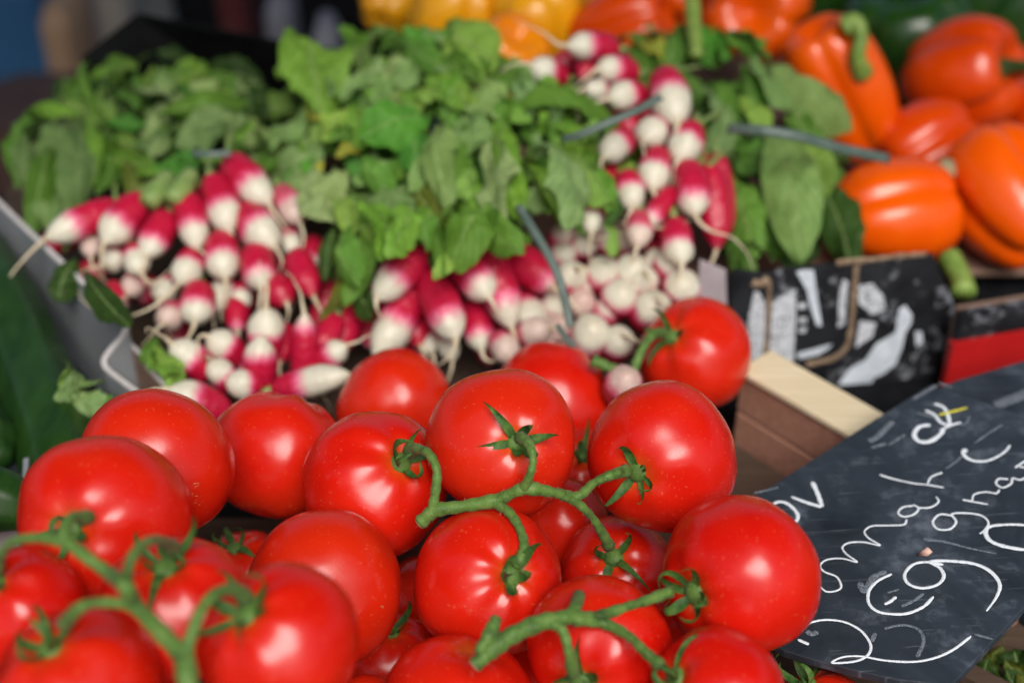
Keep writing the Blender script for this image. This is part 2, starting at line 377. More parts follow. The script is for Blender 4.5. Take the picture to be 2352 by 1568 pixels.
def add_calyx(t, M, Rr, seed, k=5, size=1.0, lifts=(.1, .9)):
    r = random.Random(seed * 7 + 3); zt = Rr * 1.015 * .80 - .0005
    base = M @ Matrix.Translation((0, 0, zt))
    v, f = tube([(0, 0, -.004), (0, 0, .001), (0, 0, .0028), (0, 0, .004)], [.0045 * size, .0058 * size, .0048 * size, .0022 * size], 12)
    obj("calyx", mesh("calyx", v, f), M_STEM, t, base)
    a0 = r.uniform(0, 6.28)
    for i in range(k):
        a = a0 + i * 2 * math.pi / k + r.uniform(-.25, .25)
        L = r.uniform(.020, .031) * size
        me = sepal_mesh(L, r.uniform(.0036, .0058) * size, r.uniform(*lifts), r.choice((-.6, 1, 1, 1, 1)) * r.uniform(1.3, 3.9), r.uniform(-2, 2), seed * 10 + i)
        o = obj("sepal", me, M_SEP, t, base @ Matrix.Rotation(a, 4, 'Z') @ Matrix.Translation((0, .0025 * size, .0016)))
        sm = o.modifiers.new("subdivision", 'SUBSURF'); sm.levels = 1; sm.render_levels = 1
    return base

TG = "ripe tomatoes heaped in the wooden crate"
# key: centre, width (sighted), depth, stem mark or axis, lobes, calyx size, label
TOM = {
 'a': (353, 1068, 352, .740, (-.25, .1, -.9), .03, 0, "large red tomato with faint scratches, behind the tomato at the left crate edge"),
 'b': (637, 1048, 310, .830, (.2, .75, -.3), .035, 0, "smooth red tomato in front of the lowest radishes, dimpled top and no stem showing"),
 'c': (864, 1110, 334, .773, (945, 1040), .028, 1.05, "red tomato under the cut end of the middle vine, stem curving over its right side"),
 'd': (1153, 1018, 340, .7495, (1195, 1003), .030, 1.0, "red tomato facing forward, dark star calyx at its middle, topmost on the middle vine"),
 'e': (909, 935, 267, .930, (-.1, .5, -.8), .03, 0, "blurred red tomato in the back row directly below the overhanging radish leaves"),
 'f': (1272, 925, 282, .9415, (.75, .55, -.2), .03, 0, "blurred red tomato in the back row behind the star calyx tomato"),
 'g': (1597, 815, 258, .955, (1520, 765), .03, 1.0, "farthest red tomato, beside the pale wooden crate corner and black printed box"),
 'h': (1521, 1050, 342, .760, (1437, 1080), .018, .95, "big smooth red tomato with its stem on its left flank, beside the wooden crate corner"),
 'i': (242, 1200, 400, .668, (207, 1192), .022, 1.0, "large glossy red tomato at the left edge with a raised calyx, above the blurred vine"),
 'j': (748, 1348, 352, .7123, (-.3, .1, -.9), .02, 0, "bare red tomato left of the deep dark gap, beneath the middle vine's cut end"),
 'k': (1122, 1335, 342, .7187, (1188, 1290), .032, 1.05, "red tomato hanging below the middle vine, calyx with curled sepals on its upper right"),
 'l': (1700, 1323, 366, .690, (1555, 1350), .025, 1.1, "big bare faced red tomato resting on the chalked slate"),
 'm': (1648, 1600, 320, .6435, (1520, 1530), .025, 1.0, "red tomato cut by the bottom edge, below the one resting on the slate"),
 'n': (1378, 1490, 335, .6813, (1318, 1545), .03, 1.0, "shaded red tomato under the thick front vine, hanging from its downward stalk"),
 'o': (1420, 1315, 262, .7947, (1398, 1255), .02, 1.0, "smaller red tomato at the far right tip of the middle vine, below its hooked calyx"),
 'p': (1282, 1210, 230, .8413, (.2, .2, -.9), .02, 0, "half hidden red tomato in the shade beneath the middle vine"),
 'q': (1050, 1625, 350, .6709, (1090, 1450), .02, 0, "red tomato at the bottom of the heap below the front vine's cut end"),
 'r': (642, 1480, 368, .580, (572, 1372), .018, .95, "blurred red tomato in front with a leaning green calyx, right of the forked vine"),
 's': (182, 1585, 385, .575, (140, 1440), .028, .95, "blurred red tomato in the bottom left corner under the forked vine"),
 't': (405, 1400, 345, .615, (400, 1265), .02, .95, "blurred red tomato framed by the fork of the front left vine"),
 'u': (50, 1400, 290, .620, (15, 1310), .03, .95, "blurred orange red tomato cut by the left edge of the photo"),
 'v': (110, 1350, 230, .760, (.2, .3, -.9), .02, 0, "dim red tomato wedged under the glossy one at the left edge"),
 'w': (565, 1330, 230, .840, (545, 1235), .02, .9, "deep lying tomato showing dry curled sepals, between larger tomatoes at the left"),
 'x': (985, 1390, 230, .8289, (.3, .2, -.9), .02, 0, "dark red tomato deep in the gap left of the curled sepals"),
 'y': (890, 1520, 240, .7811, (905, 1420), .02, .9, "shadowed tomato at the floor of the crate in the lower middle gap"),
 'z': (1890, 1650, 230, .740, (1835, 1545), .02, 1.0, "red tomato peeking out under the lower edge of the chalked slate"),
 'aa': (1590, 1460, 230, .762, (.5, .4, -.6), .02, 0, "dim red tomato behind the right hand sepals of the front vine"),
 'ab': (1335, 1090, 220, .8904, (1336, 1030), .02, .9, "deep lying tomato with one upright dull sepal between two large tomatoes at the back"),
 'ac': (850, 1640, 180, .7004, (.3, .2, -.9), .02, 0, "sliver of a tomato at the bottom edge left of the front vine"),
}
TP = {}; TO = {}
for n_, (k, (x, y, wpx, Z, ax, lob, cs, lab)) in enumerate(TOM.items()):
    c = P(x, y, Z); Rr = wpx * Z / FP / 2
    if len(ax) == 2:
        dx, dy = (ax[0] - x) / (wpx / 2) * .98, -(ax[1] - y) / (wpx / 2) * .98; q = dx * dx + dy * dy
        if q > .94: s = math.sqrt(.94 / q); dx *= s; dy *= s; q = .94
        a = dx * R + dy * U - math.sqrt(1 - q) * F
    else: a = ax[0] * R + ax[1] * U - ax[2] * F if ax[2] > 0 else ax[0] * R + ax[1] * U - ax[2] * F * 1.0
    a = unit(a); side = unit(np.cross(a, [.3, .9, .2])); b2 = np.cross(a, side)
    M = Matrix([[side[0], b2[0], a[0], c[0]], [side[1], b2[1], a[1], c[1]], [side[2], b2[2], a[2], c[2]], [0, 0, 0, 1]])
    o = obj("tomato", tomato_mesh(Rr * 1.015, 31 + n_ * 5, lob, h=.90), M_TOM, None, M); tag(o, lab, "tomato", TG)
    if cs: add_calyx(o, M, Rr, 31 + n_ * 5, 5 + (n_ % 2), cs)
    TP[k] = (c, Rr, a); TO[k] = o
from mathutils.bvhtree import BVHTree
M_SCAR = simple("skin_scar", (.46, .20, .07), (.62, .38, .18), 900, .7)
def scar(o, pts, wd):
    me = o.data; bv = BVHTree.FromPolygons([v.co[:] for v in me.vertices], [p.vertices[:] for p in me.polygons]); Mi = WM[o.name].inverted(); q = []
    for x, y in spline([(a, b, 0) for a, b in pts], 4)[:, :2]:
        d = Mi.to_3x3() @ Vector(D(x, y)); h = bv.ray_cast(Mi @ Vector(C0), d.normalized())
        if h[0] is not None: q.append(h[0] + h[1] * .00012)
    if len(q) > 2:
        v, f = tube([tuple(a) for a in q], [wd * .3, wd, wd * .3], 5); obj("scar", mesh("scar", v, f), M_SCAR, o, WM[o.name])
rs_ = random.Random(8)
for key, cx_, cy_, n_s, sp_ in (('a', 418, 1118, 11, 26), ('c', 955, 1113, 1, 4), ('a', 455, 1150, 6, 30), ('k', 1040, 1400, 2, 30), ('j', 875, 1395, 2, 8), ('l', 1640, 1420, 2, 40)):
    for _ in range(n_s):
        x, y, a = cx_ + rs_.uniform(-1, 1) * sp_ * 1.3, cy_ + rs_.uniform(-1, 1) * sp_ * .6, rs_.uniform(-.7, .7); l = rs_.uniform(3, 9)
        scar(TO[key], [(x, y), (x + l * .5 * math.cos(a), y + l * .5 * math.sin(a) + rs_.uniform(-1.5, 1.5)), (x + l * math.cos(a), y + l * math.sin(a))], rs_.uniform(.00012, .00026))
# lower layer that carries the heap
low = 0
for tr in range(900):
    q = np.array([rng.uniform(-.26, .10), rng.uniform(.36, .70), rng.choice((.046, .046, .095))]); rr = rng.uniform(.030, .033)
    if (q[0] > .02 and q[1] > .52) or (q[2] > .06 and (q[0] > 0 or q[1] > .56)): continue
    if all(np.linalg.norm(q - c) > .96 * (rr + r0) for c, r0, _ in TP.values()):
        o = obj("tomato", tomato_mesh(rr, 500 + low), M_TOM, None, Matrix.Translation(Vector(q.tolist()))); tag(o, "tomato of the hidden lower layer, only a dark red sliver between the others", "tomato", "tomatoes hidden under the heap")
        TP['low%d' % low] = (q, rr, None); low += 1
        if low > 15: break

# ------------------------------------------------------------------ tomato vines
def vine(name, label, branches, hairs=0, cut=None):
    parts = []; allp = []
    for pts, rad in branches:
        p3 = spline([P(*q) for q in pts], 7); n = len(p3)
        rr = np.interp(np.linspace(0, 1, n), np.linspace(0, 1, len(rad)), rad)
        rr = .76 * rr * np.array([1 + .09 * math.sin(i * 1.7 + len(parts)) + .05 * math.sin(i * .6 + 2) for i in range(n)])
        parts.append(tube(p3, rr, 10)); allp += list(zip(p3, rr))
    v, f = join(parts); t = obj(name, mesh(name, v, f), M_STEM); tag(t, label, "vine", "tomato vine stalks")
    if hairs:
        r = random.Random(5); hv, hf = [], []
        for _ in range(hairs):
            p, rr = r.choice(allp); d = unit([r.gauss(0, 1) for _ in range(3)]); e = p + d * (rr + r.uniform(.0010, .0026)); s = unit(np.cross(d, [.1, .5, .8])) * .00009
            b0 = p + d * rr * .8; i = len(hv); hv += [b0 - s, b0 + s, e]; hf.append((i, i + 1, i + 2))
        h = obj("stalk_hair", mesh("stalk_hair", hv, hf), M_CUT, t); h['kind'] = 'stuff'
    if cut:
        p0, p1, r_ = P(*cut[0]), P(*cut[1]), cut[2] * .8; d = unit(p0 - p1)
        v, f = tube([p0 - d * .001, p0 + d * .0006], [r_, r_ * .93], 12); obj("cut_end", mesh("cut_end", v, f), M_CUT, t)
    return t
def zb(k, lift=.004):                                          # depth just in front of a tomato's face
    c, r_, _ = TP[k]; return float(np.dot(c - C0, F)) - r_ - lift
zc, zd, zh, zk, zo = .735, .708, .728, .690, .760
vine("tomato_vine", "hairy green vine stalk with a clean cut end, joining five tomatoes across the middle",
 [([(965, 1200, .716), (1001, 1172, .714), (1066, 1162, .712), (1142, 1147, .710), (1203, 1122, .706), (1264, 1129, .712), (1309, 1139, .722)], [.0046, .0050, .0042, .0048, .0040, .0046, .0036, .0036]),
  ([(990, 1182, .714), (1000, 1129, .712), (1003, 1079, .712), (985, 1042, .718), (957, 1030, .730), (944, 1038, .742)], [.0036, .0033, .0030, .0030, .0036, .0046]),
  ([(1130, 1150, .711), (1168, 1175, .705), (1193, 1212, .699), (1204, 1250, .694), (1196, 1280, .690), (1186, 1294, .692)], [.0040, .0031, .0029, .0031, .0040, .0050]),
  ([(1200, 1124, .706), (1215, 1095, .700), (1224, 1058, .698), (1216, 1022, .703), (1196, 1004, .714)], [.0038, .0028, .0026, .0032, .0046]),
  ([(1290, 1137, .718), (1330, 1138, .722), (1362, 1110, .720), (1400, 1092, .718), (1437, 1081, .728)], [.0034, .0034, .0030, .0033, .0046]),
  ([(1285, 1134, .717), (1325, 1154, .722), (1358, 1185, .730), (1380, 1218, .738), (1398, 1252, .752)], [.0034, .0031, .0028, .0032, .0046])],
 hairs=700, cut=((965, 1200, .716), (1001, 1172, .714), .0044))
vine("tomato_vine", "thick knobbly vine stalk in front with a torn end, carrying tomatoes below the middle one",
 [([(1090, 1527, .625), (1118, 1500, .626), (1162, 1466, .628), (1238, 1430, .634), (1304, 1417, .640), (1360, 1417, .648), (1420, 1400, .656), (1480, 1380, .664), (1540, 1358, .672)], [.0042, .0050, .0058, .0052, .0050, .0044, .0036, .0033, .0032, .0040]),
  ([(1320, 1420, .642), (1390, 1432, .648), (1444, 1460, .640), (1480, 1495, .630), (1518, 1528, .624)], [.0044, .0034, .0030, .0030, .0042]),
  ([(1255, 1428, .635), (1290, 1445, .632), (1305, 1490, .630), (1316, 1545, .640)], [.0036, .0030, .0030, .0042]),
  ([(1300, 1420, .640), (1320, 1395, .645), (1330, 1368, .660)], [.0042, .0036, .0040]),
  ([(1100, 1500, .626), (1125, 1455, .628), (1140, 1420, .634)], [.0036, .0046, .0034])],
 hairs=260, cut=((1090, 1527, .625), (1118, 1500, .626), .0043))
vine("tomato_vine", "blurred forked vine stalk in the near left corner over five tomatoes",
 [([(435, 1640, 0.517), (430, 1560, 0.520), (418, 1506, 0.524), (361, 1443, 0.532), (311, 1389, 0.538), (287, 1344, 0.530), (252, 1317, 0.544), (207, 1285, 0.546), (162, 1251, 0.550), (110, 1236, 0.552), (54, 1237, 0.556), (13, 1256, 0.568), (-10, 1310, 0.584)], [.0056, .0054, .0050, .0044, .0042, .0042, .0036, .0034, .0034, .0028, .0026, .0026, .0034]),
  ([(150, 1246, 0.550), (148, 1215, 0.552), (165, 1188, 0.560), (205, 1188, 0.576)], [.0032, .0028, .0030, .0042]),
  ([(288, 1350, 0.542), (296, 1300, 0.534), (316, 1260, 0.540), (352, 1240, 0.556), (390, 1249, 0.582), (400, 1262, 0.596)], [.0036, .0028, .0026, .0026, .0032, .0042]),
  ([(318, 1395, 0.538), (270, 1384, 0.534), (216, 1384, 0.530), (180, 1398, 0.528), (148, 1432, 0.538)], [.0036, .0028, .0026, .0030, .0042]),
  ([(424, 1512, 0.524), (440, 1455, 0.526), (462, 1400, 0.530), (495, 1363, 0.538), (536, 1353, 0.550), (568, 1372, 0.564)], [.0042, .0032, .0030, .0030, .0034, .0044])])
vine("tomato_vine", "smooth green vine stalk hooked over the farthest tomato",
 [([(1360, 826, .905), (1400, 845, .905), (1452, 868, .905), (1462, 868, .905)], [.0052, .0050, .0050, .0042]),
  ([(1452, 872, .905), (1460, 838, .905), (1478, 797, .908), (1500, 768, .914), (1524, 764, .926)], [.0048, .0040, .0038, .0042, .0054])])

# ------------------------------------------------------------------ wooden tomato crate
wc = root("wooden_crate", Pz(1640, 1000, 0), "pale wooden produce crate holding the tomatoes, its corner block showing at the right", "crate")
p0, p1 = Pz(1705, 858, .074), Pz(1960, 1008, .074); dd = unit((p1 - p0) * [1, 1, 0]); nn_ = np.array([-dd[1], dd[0], 0.0])
if np.dot(nn_, R) < 0: nn_ = -nn_
def oriented(a, b, side, z0, z1):                               # upright board from a to b
    q = [a, b, b + nn_ * side, a + nn_ * side]; v = [np.array([t[0], t[1], z0]) for t in q] + [np.array([t[0], t[1], z1]) for t in q]
    return v, box(0, 1, 0, 1, 0, 1)[1]
def board(name, a, b, side, z0, z1, m):
    v, f = oriented(a, b, side, z0, z1); o = obj(name, mesh(name, v, f, False), m, wc); bb = o.modifiers.new("bevel", 'BEVEL'); bb.width = .0012; bb.segments = 2
a0, a1 = p0 - dd * .004, p1 + dd * .13
board("top_batten", a0, a1, .034, .071, .076, M_WOODP)
for z0, z1 in ((.040, .0695), (.0075, .038)): board("slat", a0 + nn_ * .003, a1, .006, z0, z1, M_WOODB)
fl = [np.array([a0[0], a0[1], 0]), np.array([a1[0], a1[1], 0])]
slab("crate_floor", [(-.30, .34, .008), (.33, .34, .008), (.33, .58, .008), (.22, .70, .008), (.10, .70, .008), (-.27, .70, .008), (-.30, .55, .008)], .006, M_WOODD, wc, (0, 0, 1), 0)
for z0, z1 in ((.010, .038), (.042, .070)):
    bx("slat", -.30, .33, .328, .334, z0, z1, M_WOODB, wc, .001); bx("slat", -.307, -.301, .334, .55, z0, z1, M_WOODB, wc, .001)
for x in (-.285, .315): bx("corner_post", x - .014, x + .014, .3345, .362, .0085, .076, M_WOODP, wc)

board("floor_plank", a0, p1 + dd * .01, -.075, .0085, .014, M_WOODD)
# ------------------------------------------------------------------ chalked slate
A_, B_, C_ = P(2135, 885, .90), P(1560, 1247, .80), P(2185, 1572, .70)
SN = unit(np.cross(B_ - A_, C_ - A_)); SN = SN if SN[2] > 0 else -SN
def sp(x, y, up=0.0): return Pp(x, y, A_ + SN * up, SN)
sl_ = slab("price_slate", [sp(*q) for q in ((2135, 884), (1990, 975), (1850, 1065), (1728, 1143), (1560, 1247), (1640, 1390), (1800, 1493), (1862, 1512), (1960, 1538), (2060, 1560), (2185, 1574), (2262, 1492), (2352, 1395), (2560, 1180), (2620, 1045), (2352, 954))], .005, M_SLATE, None, SN, .0006)
tag(sl_, "dark slate price board with white chalk handwriting, lying against the tomatoes", "price sign")
def ribbon(name, pts, wd, m, parent, onplane, up, taper=(1, 1), seed=0):
    r = random.Random(seed); q = spline([(x, y, 0) for x, y in pts], 9); n = len(q); v, f = [], []
    c3 = np.array([onplane(x, y, up) for x, y, _ in q]); tg = np.gradient(c3, axis=0)
    for i in range(n):
        s = unit(np.cross(SN, tg[i])); ww = wd * np.interp(i / (n - 1), np.linspace(0, 1, len(taper)), taper) / 2 * r.uniform(.86, 1.14)
        e = 1.0
        if i in (0, n - 1): e = .45
        for a in (-1, -.4, .4, 1): v.append(c3[i] + s * ww * a * e + SN * (.0003 if abs(a) < .9 else 0))
    for i in range(n - 1):
        for j in range(3): f.append((i * 4 + j, i * 4 + j + 1, i * 4 + j + 5, i * 4 + j + 4))
    return v, f
def zz(l): return [(1378 + .5056 * x, 775.2 + .5056 * y) for x, y in l]
K_ = .00013                                                    # metres per zoom pixel of stroke width
CH = [
 ([(760, 790), (800, 748), (850, 752), (895, 795), (895, 828), (868, 840), (840, 828)], 20, 0, (1, 1, 1.1)),
 ([(870, 722), (940, 748), (1008, 768)], 22, 0, (.8, 1.1, 1.1)), ([(1010, 768), (990, 710), (965, 655)], 24, 0, (1, 1.1)),
 ([(1310, 488), (1345, 465), (1385, 440)], 18, 1, (1, 1)), ([(1230, 500), (1300, 480)], 24, 1, (1, 1)),
 ([(1500, 395), (1450, 405), (1428, 440), (1450, 470), (1500, 470), (1545, 440), (1560, 415)], 26, 0, (1, 1.1, 1.2, 1)),
 ([(1480, 330), (1520, 350), (1550, 385), (1600, 400)], 22, 0, (1, 1)), ([(1520, 300), (1560, 315), (1580, 350), (1590, 395)], 24, 0, (1, 1)), ([(1545, 420), (1600, 395), (1640, 385)], 18, 0, (1, 1)),
 ([(1440, 342), (1500, 355), (1555, 372)], 20, 1, (1, 1)), ([(1540, 350), (1600, 335), (1668, 318)], 20, 2, (1, 1.1, .9)), ([(1640, 400), (1665, 385), (1680, 355)], 12, 1, (1, 1)),
 ([(1000, 1130), (1030, 1152), (1075, 1148), (1096, 1128), (1075, 1085), (1020, 1062), (1000, 1035), (1030, 1008), (1100, 1002), (1168, 1018), (1118, 980), (1102, 950), (1135, 930), (1200, 928), (1272, 942), (1222, 910), (1202, 880), (1235, 855), (1310, 852), (1380, 848), (1393, 825)], 11, 0, (1, 1.1, .9, 1, .9, 1.1)),
 ([(1425, 762), (1375, 770), (1355, 795), (1380, 812), (1425, 802), (1448, 775), (1425, 758)], 12, 0, (1, 1)), ([(1440, 772), (1500, 770), (1538, 745), (1528, 722)], 12, 0, (1, 1)),
 ([(1272, 622), (1330, 640), (1420, 660), (1490, 668), (1562, 680)], 12, 0, (1.3, 1, .9, 1)), ([(1488, 664), (1505, 632), (1555, 612)], 12, 0, (1, 1)),
 ([(1660, 505), (1652, 530), (1690, 556), (1750, 560), (1805, 540), (1845, 512), (1862, 488)], 15, 0, (2, 1.4, 1, 1)),
 ([(1828, 395), (1770, 430), (1700, 480)], 16, 1, (1, .8)), ([(1660, 520), (1620, 560), (1570, 595)], 18, 1, (1, .8)),
 ([(1605, 808), (1545, 802), (1512, 835), (1535, 868), (1590, 868), (1618, 835), (1600, 800), (1670, 796), (1735, 808), (1765, 840), (1745, 875), (1725, 890)], 13, 0, (1, 1.1, 1, .9)),
 ([(1648, 735), (1700, 745), (1762, 756)], 13, 0, (1, 1)), ([(1690, 742), (1700, 712), (1750, 700), (1800, 706), (1815, 690)], 11, 0, (1, 1)),
 ([(1855, 642), (1812, 640), (1800, 662), (1830, 680), (1868, 662), (1875, 638), (1910, 645), (1940, 630)], 13, 0, (1, 1)),
 ([(1990, 520), (1930, 560), (1885, 590)], 13, 0, (1, 1)), ([(1905, 585), (1960, 590), (2000, 560)], 13, 0, (1, 1)),
 ([(1990, 862), (1926, 850), (1850, 848), (1775, 856), (1752, 882), (1772, 920), (1835, 946), (1930, 962), (2010, 965)], 17, 0, (1, 1, 1.4, 1.6, 1.2)),
 ([(930, 1310), (965, 1290), (1030, 1280), (1110, 1290), (1180, 1325), (1222, 1375), (1230, 1415), (1205, 1450), (1150, 1470), (1062, 1476), (1062, 1466), (1110, 1448), (1190, 1446), (1300, 1465), (1430, 1470), (1530, 1450), (1610, 1412), (1685, 1355)], 14, 0, (1, 1, 1.1, .8, 1, 1.1)),
 ([(900, 1370), (950, 1392)], 20, 0, (1, 1)),
 ([(1325, 1072), (1260, 1105), (1222, 1150), (1222, 1205), (1262, 1242), (1330, 1254), (1400, 1250), (1470, 1220), (1515, 1175)], 17, 0, (1, 1, 1.1, 1)),
 ([(1292, 1210), (1318, 1198), (1345, 1176)], 18, 0, (1, 1)), ([(1305, 1158), (1358, 1142)], 14, 1, (1, 1)),
 ([(1180, 1110), (1200, 1150), (1240, 1090), (1300, 1060)], 34, 1, (1, 1)), ([(1370, 1220), (1430, 1190), (1470, 1160)], 20, 1, (1, 1)),
 ([(1560, 1030), (1490, 1018), (1425, 1028), (1385, 1072), (1400, 1115), (1460, 1136), (1530, 1122), (1562, 1085), (1545, 1045), (1500, 1016), (1590, 1013), (1700, 1026), (1775, 1062), (1816, 1118), (1802, 1175), (1755, 1242)], 19, 0, (1, .9, 1, 1, 1.1, 1.2, .5)),
 ([(1290, 1322), (1350, 1306), (1410, 1308), (1455, 1332), (1470, 1380), (1440, 1450)], 20, 1, (.8, 1)),
 ([(1470, 915), (1560, 925), (1680, 955), (1800, 980)], 16, 1, (1.4, .6)), ([(1700, 1345), (1785, 1368)], 16, 1, (1, 1)),
 ([(1220, 470), (1260, 450), (1310, 400), (1330, 380)], 40, 1, (1, 1)), ([(1420, 280), (1470, 250), (1530, 215)], 26, 1, (1, 1)),
 ([(700, 705), (760, 692), (810, 680)], 16, 1, (1, .6)), ([(1540, 205), (1600, 225)], 20, 1, (1, 1)),
 ([(1235, 1380), (1250, 1340)], 24, 1, (1, 1)), ([(940, 1330), (960, 1345), (990, 1335)], 30, 1, (1, 1)),
]
for i, (l, wd, k, tp) in enumerate(CH):
    nm, m = (("chalk_stroke", M_CHALK), ("chalk_smudge", M_CHALKF), ("yellow_chalk_stroke", M_CHALKY))[k]
    v, f = ribbon(nm, zz(l), wd * K_ * .76, m, sl_, lambda x, y, u: sp(x, y, u), (.0004, .0003, .0009)[k], tp, i); obj(nm, mesh(nm, v, f), m, sl_)
pv = [sp(*zz([q])[0], .001 + h) for q, h in (((1445, 990), .0), ((1462, 968), .004), ((1490, 950), .006), ((1512, 972), .005), ((1490, 990), .002))]
pt_ = obj("fallen_petal", mesh("fallen_petal", pv, [(0, 1, 4), (1, 2, 3, 4)]), simple("dry_petal", (.50, .22, .20), (.68, .50, .38), 300)); tag(pt_, "tiny dried pinkish petal lying on the chalked slate", "petal")
pt_.modifiers.new("solid", 'SOLIDIFY').thickness = .0004
# second slate behind, red card box
A2 = Pz(2150, 905, .082); bs = slab("price_slate", [Pz(x, y, .082) for x, y in ((2120, 905), (2200, 872), (2352, 828), (2560, 770), (2640, 960), (2352, 975))], .005, M_SLATE, None, (0, 0, 1), .0006)
tag(bs, "second slate board behind the chalked one, with a single white stripe", "price sign")
v, f = ribbon("chalk_stripe", [(2286, 931), (2352, 906), (2440, 872)], .008, M_CHALK, bs, lambda x, y, u: Pz(x, y, .082 + u), .0005); obj("chalk_stripe", mesh("chalk_stripe", v, f), M_CHALKF, bs)

# ------------------------------------------------------------------ black printed card box beside the radishes
zt = .10; q0, q1 = Pz(1688, 622, zt), Pz(2145, 590, zt); bn = unit(np.cross(q1 - q0, [0, 0, 1])); bn = bn if bn[1] < 0 else -bn
bn = unit(bn + np.array([0, 0, .12]))
def bp(x, y, out=0.0): return Pp(x, y, q0 + bn * out, bn)
pb = root("printed_box", (q0 + q1) / 2 * [1, 1, 0], "black cardboard box with scuffed white print and torn brown edges, below the right leaves", "box")
slab("front_panel", [bp(*q) for q in ((1672, 640), (1690, 622), (1760, 630), (1800, 622), (1945, 604), (2145, 586), (2170, 650), (2206, 735), (2190, 860), (2185, 930), (1980, 1000), (1700, 900))], .005, M_BLACK, pb, bn)
k1 = bp(2145, 588); k2 = k1 + np.array([.06, .26, 0]); dn = np.array([0, 0, -.095])
slab("side_panel", [bp(2206, 737, -.006), bp(2206, 737, -.006) + np.array([.02, .30, -.01]), bp(2206, 737, -.006) + np.array([.02, .30, -.09]), bp(2195, 900, -.006)], .004, M_PLAIN, pb)
slab("inner_panel", [bp(1608, 598, .004), bp(1668, 622, .004), bp(1672, 760, .004), bp(1600, 760, .004)], .004, M_MAUVE, pb, bn)
def strip(pts, wd, out):
    q = spline([(x, y, 0) for x, y in pts], 6); v, f = [], []; c3 = np.array([bp(x, y, out) for x, y, _ in q]); tg = np.gradient(c3, axis=0); r = random.Random(len(pts))
    for i in range(len(q)):
        s = unit(np.cross(bn, tg[i])) * wd / 2 * r.uniform(.7, 1.3); v += [c3[i] - s, c3[i] + bn * .0015, c3[i] + s]
    for i in range(len(q) - 1):
        for j in range(2): f.append((i * 3 + j, i * 3 + j + 1, i * 3 + j + 4, i * 3 + j + 3))
    return v, f
def z5(l): return [(1607.8 + .3164 * x, 545.5 + .3164 * y) for x, y in l]
tv = [strip(z5([(1140, 190), (1125, 330), (1110, 520), (1095, 680), (1060, 800), (980, 870), (860, 905), (770, 920)]), .0042, .001),
      strip(z5([(505, 300), (500, 480), (490, 680), (475, 860)]), .0036, .001), strip(z5([(990, 185), (1100, 170), (1250, 160), (1400, 140), (1640, 120)]), .004, .0012), strip(z5([(380, 320), (430, 340), (500, 300)]), .006, .0012)]
v, f = join(tv); obj("torn_edge", mesh("torn_edge", v, f), M_TORN, pb)
def patch(name, polys, m, out):
    v, f = [], []
    for pl in polys:
        i = len(v); v += [bp(x, y, out) for x, y in z5(pl)]; f.append(tuple(range(i, i + len(pl))))
    return obj(name, mesh(name, v, f, False), m, pb)
patch("white_print", [[(395, 385), (430, 400), (475, 480), (470, 690), (455, 860), (440, 900), (370, 900), (350, 600)], [(525, 480), (600, 420), (700, 375), (695, 600), (680, 900), (500, 900)],
  [(1150, 350), (1250, 330), (1330, 420), (1350, 520), (1260, 560), (1150, 480)], [(1040, 300), (1075, 320), (1050, 640), (1000, 650), (1010, 420)], [(1160, 600), (1280, 620), (1250, 720), (1130, 800)], [(710, 480), (775, 470), (770, 520), (712, 525)], [(715, 580), (780, 580), (770, 620), (715, 615)], [(715, 655), (775, 650), (765, 690), (715, 690)]], M_PRINT, .0008)
patch("white_stripe", [[(700, 250), (740, 235), (825, 235), (840, 350), (865, 520), (885, 640), (850, 640), (800, 500), (775, 380), (735, 310)], [(700, 840), (820, 810), (960, 770), (940, 800), (860, 850), (720, 880)],
  [(1445, 520), (1490, 490), (1540, 560), (1535, 620), (1490, 690), (1470, 790), (1420, 920), (1330, 990), (1260, 1020), (1230, 1110), (1215, 1200), (1150, 1190), (990, 1080), (1100, 940), (1200, 890), (1280, 770), (1420, 690)], [(1560, 680), (1610, 680), (1620, 760), (1570, 790)]], M_SOLID, .0011)
# pepper tray behind it, red box under the tray
tr_ = root("pepper_tray", Pz(2300, 690, 0), "brown cardboard tray under the orange peppers, black and white print on its rim", "tray")
t0, t1 = Pz(2203, 716, .075), Pz(2360, 690, .075); t1 = t1 + (t1 - t0) * 1.5
v, f = wall([t0, t1], .024, .005); obj("front_panel", mesh("front_panel", v, f, False), M_BLACK, tr_)
bx("tray_floor", -.02, .75, .98, 1.48, .018, .023, M_KRAFT, tr_)
v, f = wall([t0 + [0, .006, -.0005], t1 + [0, .006, -.0005]], .05, .005); obj("inner_panel", mesh("inner_panel", v, f, False), M_KRAFT, tr_)
v, f = wall([np.array([-.02, 1.47, .10]), np.array([.75, 1.47, .10])], .08, .005); obj("rear_panel", mesh("rear_panel", v, f, False), M_KRAFT, tr_)
r0, r1 = t0 + [-.002, -.003, -.0245], t1 + [0, -.003, -.0245]
v, f = wall([r0, r1], .05, .006); rb = obj("red_box", mesh("red_box", v, f, False), M_RED); tag(rb, "bright red card strip below the rim of the pepper tray at the right edge", "box")

